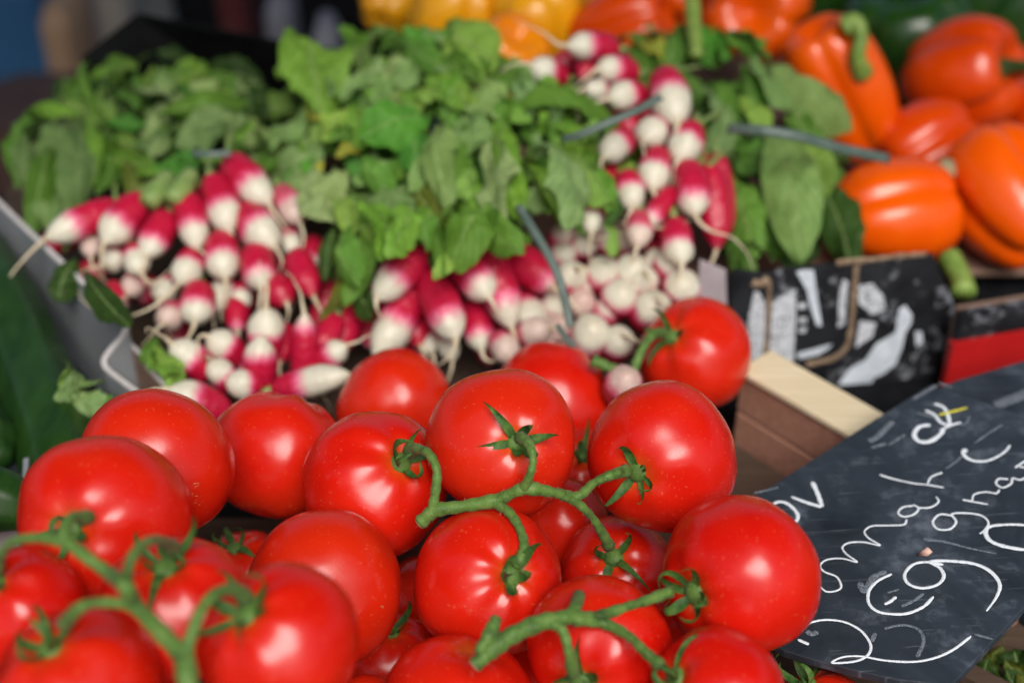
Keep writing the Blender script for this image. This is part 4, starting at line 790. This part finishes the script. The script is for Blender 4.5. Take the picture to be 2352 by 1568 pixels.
RIG = [
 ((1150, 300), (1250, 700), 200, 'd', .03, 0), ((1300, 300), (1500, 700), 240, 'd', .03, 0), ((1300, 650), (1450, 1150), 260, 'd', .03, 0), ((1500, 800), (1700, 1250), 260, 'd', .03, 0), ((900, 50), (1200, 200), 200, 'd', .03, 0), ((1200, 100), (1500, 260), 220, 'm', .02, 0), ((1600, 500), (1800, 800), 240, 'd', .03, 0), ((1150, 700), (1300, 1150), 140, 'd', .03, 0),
 ((1540, 540), (1700, 1200), 300, 's', -.02, 0), ((1650, 560), (1820, 900), 200, 'l', -.010, .1), ((1780, 820), (1960, 1250), 200, 'd', -.004, .1), ((1520, 220), (1970, 500), 250, 's', -.012, 0), ((1440, 160), (1640, 450), 160, 's', -.016, 0), ((1280, 120), (1520, 80), 180, 'm', -.004, 0), ((1260, 60), (1520, 200), 160, 'm', -.006, 0),
 ((1170, 320), (1230, 720), 140, 's', -.012, 0), ((1020, 40), (1010, 220), 150, 'm', -.002, 0), ((1010, 60), (680, 100), 120, 'm', .004, 0), ((820, 60), (930, 140), 90, 'y', -.002, 0), ((880, 100), (1000, 170), 80, 'y', -.004, 0), ((1290, 280), (1420, 580), 130, 'm', -.008, .2), ((1370, 380), (1520, 560), 120, 'l', -.010, .2), ((1280, 680), (1490, 1000), 60, 'y', -.010, .3), ((1330, 800), (1450, 1190), 170, 'm', -.006, 0), ((1380, 1150), (1560, 1200), 90, 's', -.012, 0),
 ((1200, 640), (1330, 1000), 70, 'b', -.004, 0), ((1230, 300), (1340, 500), 100, 'm', -.004, 0), ((1080, 220), (1180, 380), 110, 'm', 0, 0), ((800, 130), (880, 290), 120, 'm', .004, 0), ((1130, 0), (1240, 200), 130, 'g', -.006, 0), ((1250, 0), (1300, 180), 100, 'g', -.008, 0), ((1580, 600), (1640, 720), 90, 'b', -.004, 0), ((1780, 650), (1960, 700), 80, 'd', .0, 0), ((1400, 200), (1420, 480), 120, 'm', -.004, 0), ((1150, 480), (1300, 900), 80, 'm', -.004, 0), ((1300, 1120), (1450, 1290), 110, 'm', -.002, 0), ((1840, 700), (1900, 820), 80, 'm', -.004, 0), ((1640, 420), (1780, 640), 140, 'm', -.004, .2), ((1500, 130), (1440, 60), 100, 'm', .0, 0),
]
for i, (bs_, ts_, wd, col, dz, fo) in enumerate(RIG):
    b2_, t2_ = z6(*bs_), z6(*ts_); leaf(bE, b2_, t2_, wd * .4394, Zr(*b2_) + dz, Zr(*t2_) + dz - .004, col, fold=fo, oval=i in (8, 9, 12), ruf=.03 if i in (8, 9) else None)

def fill_leaves(b, n, cx, cy, rx, ry, zf, dz, size, cols, seed, clip=lambda x, y: True):
    r = random.Random(seed); k = 0
    while k < n:
        a, q = r.uniform(0, 6.28), math.sqrt(r.random()); x, y = cx + rx * q * math.cos(a), cy + ry * q * math.sin(a)
        k += 1
        if not clip(x, y): continue
        d = r.uniform(0, 6.28); L = r.uniform(*size); tx, ty = x + L * math.cos(d), y + L * (.35 + .8 * math.sin(d))
        if not clip(tx, ty): continue
        Z = zf((x + tx) / 2, (y + ty) / 2) + dz + r.uniform(-.012, .016); leaf(b, (x, y), (tx, ty), L * r.uniform(.55, .85), Z + .006, Z - .006, r.choice(cols))
fill_leaves(bC, 150, 1040, 330, 370, 290, Zc, .016, (55, 105), 'mmbslgmd', 1, lambda x, y: 62 < y < 620 and (y < 480 or 780 < x < 1200) and x < 1120 + max(0, y - 90) * 2 and x > 650 + max(0, 130 - y) * 2.2)
fill_leaves(bC, 70, 1040, 320, 340, 250, Zc, -.010, (50, 85), 'bmslmb', 9, lambda x, y: 75 < y < 560 and (y < 470 or 800 < x < 1180) and x < 1110 + max(0, y - 100) * 1.8 and x > 660 + max(0, 140 - y) * 2.2)
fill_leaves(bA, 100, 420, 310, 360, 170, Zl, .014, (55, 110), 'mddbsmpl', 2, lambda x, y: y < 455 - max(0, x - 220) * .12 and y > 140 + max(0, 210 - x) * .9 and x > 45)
fill_leaves(bE, 60, 1760, 340, 190, 260, Zr, .010, (70, 120), 'mmdsm', 3, lambda x, y: y > 90 + max(0, x - 1680) * .55 and y < 585 and x < 1925 and x > 1610 + max(0, y - 300) * .22)
fill_leaves(bE, 22, 1530, 110, 110, 70, Zr, .02, (60, 90), 'mmds', 4, lambda x, y: y > 45 and y < 190 and x > 1450)
def stalks(b, lst, zf, zz_, dirx, diry, seed):
    r = random.Random(seed)
    for q in lst:
        c, t = zf(q[0], q[1]), zf(q[2], q[3]); Z = zz_(t[1]) + .03; x, y = c[0] - .15 * (t[0] - c[0]), c[1] - .15 * (t[1] - c[1])
        for _ in range(2):
            ex, ey = dirx + r.uniform(-25, 25), diry + r.uniform(-20, 20)
            v, f = tube(spline([P(x, y, Z), P(x + ex * .45 + r.uniform(-8, 8), y + ey * .5, Z + .012), P(x + ex, y + ey, Z + .035)], 5), [.0026, .0018, .0012], 6); obj("stalk", mesh("stalk", v, f), M_CROWN, b)
stalks(bA, LA[:7], z4, zA, 10, -60, 1); stalks(bE, [LE[i] for i in (5, 7, 11, 12, 3)], z6, lambda y: 1.0 + .10 * (640 - y) / 560, 60, -35, 2)
def band(b, pts, wd):
    c3 = spline([P(*q) for q in pts], 8); v, f = [], []; tg = np.gradient(c3, axis=0)
    for i in range(len(c3)):
        s = unit(np.cross(F, tg[i])); n = np.cross(s, unit(tg[i])); v += [c3[i] - s * wd / 2 - n * .0005, c3[i], c3[i] + s * wd / 2 - n * .0003]
    for i in range(len(c3) - 1):
        for j in range(2): f.append((i * 3 + j, i * 3 + j + 1, i * 3 + j + 4, i * 3 + j + 3))
    o = obj("tie", mesh("tie", v, f), M_TIE, b); o.modifiers.new("solid", 'SOLIDIFY').thickness = .0005
band(bC, [(1190, 470, .97), (1220, 520, .955), (1262, 590, .945), (1288, 650, .94), (1302, 710, .94), (1310, 752, .94)], .0056)
band(bC, [(1290, 320, 1.0), (1330, 310, .985), (1390, 285, .98), (1460, 255, .985), (1520, 222, .995)], .0056)
band(bE, [(1670, 296, 1.04), (1740, 298, 1.02), (1830, 312, 1.02), (1930, 340, 1.035), (2045, 366, 1.06)], .0075)
band(bD, [(1280, 745, .94), (1300, 775, .93), (1318, 795, .925)], .004)
band(bA, [(440, 352, 1.05), (480, 354, 1.045), (530, 352, 1.05)], .005)

# ------------------------------------------------------------------ bell peppers
def pepper_mesh(seed, n, L, W):
    r = random.Random(seed); nu, nv = 60, 32; v = []; p0_ = r.uniform(0, 6.28); amp = r.uniform(.10, .135); off = Vector((seed * 2.3, 0, 0))
    for i in range(nv + 1):
        t = i / nv; th = math.pi * t
        for j in range(nu):
            a = 2 * math.pi * j / nu; s = math.sin(th) ** .62 if 0 < i < nv else 0
            c = abs(math.cos(n * (a + p0_) / 2)); k = 1 - amp * 1.9 * (1 - c) ** 2.2 * (.5 + .5 * t ** .4)
            tap = 1.06 - .26 * t
            rho = s * k * tap; z = -math.cos(th) * .5
            z += (.17 * math.exp(-(rho / .36) ** 2) if t < .5 else -.13 * math.exp(-(rho / .30) ** 2))
            if t > .5: z += .05 * (1 - c) * (1 if rho > .1 else 0) * math.exp(-((1 - t) / .3) ** 2) * -1
            d = 1 + .05 * mnoise.noise(Vector((math.cos(a) * rho, math.sin(a) * rho, z * 1.5)) * 1.4 + off)
            v.append((rho * W / 2 * math.cos(a) * d, rho * W / 2 * math.sin(a) * d, z * L))
    f = [(i * nu + j, i * nu + (j + 1) % nu, (i + 1) * nu + (j + 1) % nu, (i + 1) * nu + j) for i in range(nv) for j in range(nu)]
    return mesh("pepper", v, f)
PEP = {}
def pepper(c, Z, wpx, axis, m, label, n=4, lr=1.05, stem=True, sm=None, seed=0, roll=0.0, sl=.03, group=None):
    o3 = P(*c, Z); W = wpx * Z / FP; L = W * lr
    a = unit(axis[0] * R + axis[1] * U - axis[2] * F); s = unit(np.cross(a, [.2, .5, .85])); s2 = np.cross(a, s); s, s2 = s * math.cos(roll) + s2 * math.sin(roll), s2 * math.cos(roll) - s * math.sin(roll)
    M = Matrix([[s[q], s2[q], -a[q], o3[q]] for q in range(3)] + [[0, 0, 0, 1]])    # stem end at local -z
    o = obj("bell_pepper", pepper_mesh(seed, n, L, W), m, None, M); tag(o, label, "bell pepper", group or "orange, yellow and green peppers")
    PEP[label.split()[0]] = o
    if stem:
        z0 = -L * .5 + L * .15; q = random.Random(seed)
        pts = spline([(0, 0, z0 + .004), (0, 0, z0 - .006), (q.uniform(-.004, .004), .003, z0 - .5 * sl), (q.uniform(-.008, .008), .008, z0 - sl)], 5)
        v, f = join([tube(pts, [.012, .0085, .006, .0055, .0075], 10), tube([(0, 0, z0 + .006), (0, 0, z0 + .001), (0, 0, z0 - .003)], [.014, .017, .009], 14)])
        obj("stem", mesh("stem", v, f), sm or M_PST, o, M)
    return o
pepper((1740, 30), 1.335, 265, (-.2, -.15, .75), M_OR, "orange pepper at the top, behind the upper right radish leaves", 4, 1.0, False, seed=2, roll=.4)
pepper((1940, 210), 1.235, 232, (-.42, .62, .35), M_OR, "long orange pepper lying diagonally with a pale green upright stem", 3, 1.65, False, seed=3, roll=.8)
pepper((2045, 495), 1.145, 285, (.9, .12, -.2), M_OR, "block shaped orange pepper directly on the edge of the black printed box", 4, 1.08, False, seed=4, roll=.2)
pepper((2318, 455), 1.150, 300, (-.25, .55, -.3), M_OR, "round orange pepper at the right edge beside the brown tray", 4, 1.15, False, seed=5, roll=1.0)
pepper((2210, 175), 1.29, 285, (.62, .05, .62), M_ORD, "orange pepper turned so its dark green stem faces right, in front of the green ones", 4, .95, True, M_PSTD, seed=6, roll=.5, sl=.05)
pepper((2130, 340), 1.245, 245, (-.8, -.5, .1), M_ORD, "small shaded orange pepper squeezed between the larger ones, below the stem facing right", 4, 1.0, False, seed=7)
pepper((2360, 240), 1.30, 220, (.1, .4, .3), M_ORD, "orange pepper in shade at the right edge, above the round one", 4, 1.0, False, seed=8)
pepper((2085, 110), 1.42, 330, (-.2, .6, .5), M_GR, "large dark green pepper with a bright reflection, behind the long orange one", 4, 1.0, False, seed=9, roll=.3)
pepper((2300, 10), 1.50, 300, (.3, .5, .2), M_GR, "dark green pepper in the top right corner", 4, 1.0, False, seed=10)
pepper((1905, -25), 1.52, 230, (.3, .5, .2), M_GR, "dark green pepper half hidden at the top edge, above the long orange one", 4, 1.0, False, seed=11)
pepper((1235, 55), 1.335, 225, (-.1, .5, .4), M_YE, "yellow pepper behind the topmost radish tail, brightest of the yellow ones", 4, 1.0, False, seed=12, roll=.2)
pepper((1045, 45), 1.36, 235, (.2, .6, .3), M_YE, "yellow pepper directly behind the top of the central radish leaves", 4, 1.0, False, seed=13, roll=.9)
pepper((900, 0), 1.50, 160, (.2, .6, -.3), M_YE, "dim yellow pepper at the far left end of the pepper row", 4, 1.0, False, seed=14)
pepper((1165, 140), 1.275, 200, (.2, .3, .5), M_YO, "yellow orange pepper wedged between the central leaves and the top radishes", 4, 1.0, False, seed=15)
pepper((1430, 75), 1.31, 230, (.7, .2, .3), M_ORD, "shaded orange pepper behind the upper right radishes", 4, 1.1, False, seed=16)
pepper((1395, -20), 1.42, 190, (.2, .6, -.3), M_YE, "yellow pepper cut by the top edge, above the shaded orange one", 4, 1.0, False, seed=17)
pepper((1560, -15), 1.40, 190, (.2, .6, -.3), M_OR, "orange pepper cut by the top edge near the upright green stalk", 4, 1.0, False, seed=18)
def loose_stem(par, name, pts, rad, m):
    v, f = tube(spline([P(*q) for q in pts], 6), rad, 10); return obj(name, mesh(name, v, f), m, par)
loose_stem(PEP["long"], "stem", [(1980, 168, 1.19), (1970, 130, 1.175), (1978, 85, 1.17), (1965, 52, 1.17), (1945, 60, 1.175)], [.010, .0065, .006, .0075, .010], M_PST)
loose_stem(PEP["block"], "stem", [(2180, 590, 1.08), (2196, 620, 1.07), (2208, 645, 1.06), (2214, 672, 1.05)], [.009, .009, .0085, .0095], M_PST)
loose_stem(PEP["small"], "stem", [(2140, 410, 1.17), (2160, 400, 1.15), (2176, 386, 1.135)], [.007, .008, .0085], M_CUT)
loose_stem(bE, "stalk", [(1600, 130, 1.16), (1594, 60, 1.18), (1588, -20, 1.2)], [.006, .0065, .007], M_PST)

# ------------------------------------------------------------------ cucumbers, sprig and tray at the left
def cucumber(pts, rad, label):
    p = spline([P(*q) for q in pts], 10); n = len(p); v, f = tube(p, rad, 28)
    v = np.array(v).reshape(n, 28, 3)
    for i in range(n):
        for j in range(28): v[i, j] = p[i] + (v[i, j] - p[i]) * (1 + .05 * math.cos(7 * 2 * math.pi * j / 28) + .01 * mnoise.noise(Vector(v[i, j] * 60)))
    o = obj("cucumber", mesh("cucumber", v.reshape(-1, 3), f), M_CUC); return tag(o, label, "cucumber", "cucumbers left of the radish crate")
cucumber([(-60, 560, 1.10), (0, 690, 1.04), (60, 830, .99), (110, 960, .94), (140, 1070, .90), (150, 1180, .86)], [.020, .026, .027, .027, .025, .014], "long dark green ridged cucumber lying beside the grey crate wall")
cucumber([(-220, 700, 1.02), (-150, 840, .98), (-85, 950, .94), (-25, 1030, .90), (8, 1050, .885)], [.024, .026, .026, .020, .006], "second dark cucumber at the left edge with its tip pointing down")
cucumber([(-160, 1170, .80), (-80, 1150, .80), (0, 1150, .80), (60, 1170, .80), (80, 1180, .80)], [.018, .020, .019, .012, .004], "cucumber under clear film in the low white edged tray")
sg = root("celery_sprig", P(190, 960, .93), "pale green curled celery leaf beside the folded grey corner", "herb")
for bs_, ts_, wd, col, fo in (((190, 950), (168, 862), 80, 's', .2), ((185, 900), (140, 882), 60, 'l', 0), ((182, 885), (228, 872), 52, 's', 0), ((185, 890), (150, 960), 90, 's', .3), ((190, 900), (215, 960), 70, 's', .3), ((175, 870), (150, 850), 70, 'l', 0), ((210, 970), (255, 910), 40, 'm', 0)):
    leaf(sg, bs_, ts_, wd, .930, .918, col, fold=fo, ruf=.09)
v, f = tube(spline([P(190, 900, .925), (P(200, 970, .93)), P(195, 1060, .94)], 5), [.003, .004, .005], 8); obj("stalk", mesh("stalk", v, f), M_CROWN, sg)
ct = root("cucumber_tray", Pz(20, 1230, 0), "low grey tray with a white layered edge in front of the cucumbers", "tray")
e0, e1 = Pz(-140, 1245, .085), Pz(52, 1178, .085)
v, f = wall([e0, e1], .08, .004); obj("front_panel", mesh("front_panel", v, f, False), M_MAUVE, ct)
ev, ef = tube(spline([e0, (e0 + e1) / 2, e1], 4), [.0022], 6); obj("rim", mesh("rim", ev, ef), M_EDGE, ct)
slab("tray_floor", [Pz(-260, 820, .006), Pz(-40, 800, .006), Pz(110, 1130, .006), Pz(-200, 1200, .006)], .003, M_GREY, ct, (0, 0, 1))
v, f = wall([e1, e1 + np.array([-.012, .05, .0])], .08, .003); obj("side_panel", mesh("side_panel", v, f, False), M_GREY, ct)

# ------------------------------------------------------------------ bottom right corner: crate edge with leaves
cr = root("leaf_crate", Pz(2300, 1560, 0), "brown wooden crate edge with green leaves, in the bottom right corner under the slate", "crate")
z0 = .02
v, f = wall([Pz(2150, 1490, .03), Pz(2230, 1540, .03), Pz(2420, 1640, .03)], .028, .012); obj("edge_board", mesh("edge_board", v, f, False), M_WOODD, cr)
for i in range(14):
    r = random.Random(i); x, y = r.uniform(2230, 2400), r.uniform(1400, 1600); p = Pz(x, y, .02); Z = float(np.dot(p - C0, F)); leaf(cr, (x, y), (x + r.uniform(-60, 60), y + r.uniform(30, 90)), r.uniform(40, 70), Z, Z - .004, r.choice('ddo'))

# ------------------------------------------------------------------ things standing far behind the stall, all out of focus
def far_box(name, c, Z, wpx, hpx, dep, m, label, cat, rz=0.0):
    p = P(*c, Z); k = Z / FP; w2, h2 = wpx * k / 2, hpx * k / 2
    t = root(name, p * [1, 1, 0] + [0, 0, p[2] - h2 * 1.0], label, cat)
    return t, p, w2, h2
FARM = {n: simple(n, a, b, s, r_) for n, a, b, s, r_ in (("blue_plastic", (.03, .13, .30), (.05, .17, .36), 6, .4), ("tan_paper", (.40, .25, .15), (.48, .32, .20), 8, .8), ("brown_plank", (.055, .028, .022), (.085, .045, .035), 12, .7), ("beige_stone", (.36, .34, .30), (.44, .42, .38), 10, .8), ("grey_metal", (.24, .26, .26), (.30, .32, .32), 8, .5), ("dark_cloth", (.006, .006, .008), (.014, .014, .017), 14, .95), ("dark_red_cloth", (.10, .02, .02), (.14, .03, .03), 10, .8), ("pale_cloth", (.22, .22, .26), (.30, .30, .34), 10, .8))}
def solid(name, cx, cy, Z, wpx, hpx, dep, m, label, cat, rz=0.0, taper=1.0, lean=0.0):
    p = P(cx, cy, Z); k = Z / FP; a, h = wpx * k / 2, hpx * k / 2; zt_ = p[2] + h
    zb_ = -.82; v = []
    for z, s in ((zb_, 1.0), (zt_ - .03, 1.0), (zt_, taper)):
        for j in range(16):
            c = 2 * math.pi * (j + .5) / 16; q = (abs(math.cos(c)) ** 8 + abs(math.sin(c)) ** 8) ** (-1 / 8)
            x, y = a * s * q * math.cos(c), dep * s * q * math.sin(c); x, y = x * math.cos(rz) - y * math.sin(rz), x * math.sin(rz) + y * math.cos(rz)
            v.append((p[0] + x + lean * (z - zb_), p[1] + dep + y, z))
    f = [(i * 16 + j, i * 16 + (j + 1) % 16, i * 16 + 16 + (j + 1) % 16, i * 16 + 16 + j) for i in range(2) for j in range(16)] + [tuple(32 + j for j in range(16)), tuple(range(15, -1, -1))]
    return tag(obj(name, mesh(name, v, f, False), m), label, cat)
solid("plastic_bin", 30, 60, 2.7, 190, 150, .16, FARM["blue_plastic"], "blurred blue bin far behind the stall in the top left corner", "bin")
solid("paper_sack", 128, 105, 2.45, 80, 150, .08, FARM["tan_paper"], "blurred tan paper sack beside the blue bin", "sack", taper=.7)
solid("wooden_bench", 70, 380, 2.2, 260, 190, .10, FARM["brown_plank"], "blurred dark brown bench behind the left radish leaves", "bench")
solid("stone_post", 255, 60, 2.6, 85, 260, .06, FARM["beige_stone"], "blurred pale beige stone post behind the black crate flap", "post")
solid("metal_panel", 345, 40, 2.8, 120, 200, .03, FARM["grey_metal"], "blurred grey metal panel next to the beige post", "panel", lean=-.04)
solid("cloth_bag", 560, 40, 2.6, 70, 180, .06, FARM["dark_red_cloth"], "blurred dark red cloth bag behind the flap", "bag", lean=-.05, taper=.6)
solid("cloth_bag", 635, 60, 2.5, 60, 110, .06, FARM["pale_cloth"], "blurred grey cloth bag right of the dark red one", "bag", taper=.6)
solid("cloth_bag", 742, 100, 2.3, 60, 70, .05, FARM["pale_cloth"], "blurred pale lump of cloth just left of the central leaves", "bag", taper=.5)
solid("cloth_screen", 700, -40, 3.2, 900, 700, .05, FARM["dark_cloth"], "dark cloth screen closing the back of the stall", "screen")
solid("cloth_screen", 1900, -100, 2.6, 1500, 500, .05, FARM["dark_cloth"], "black cloth hanging behind the green and yellow peppers", "screen")
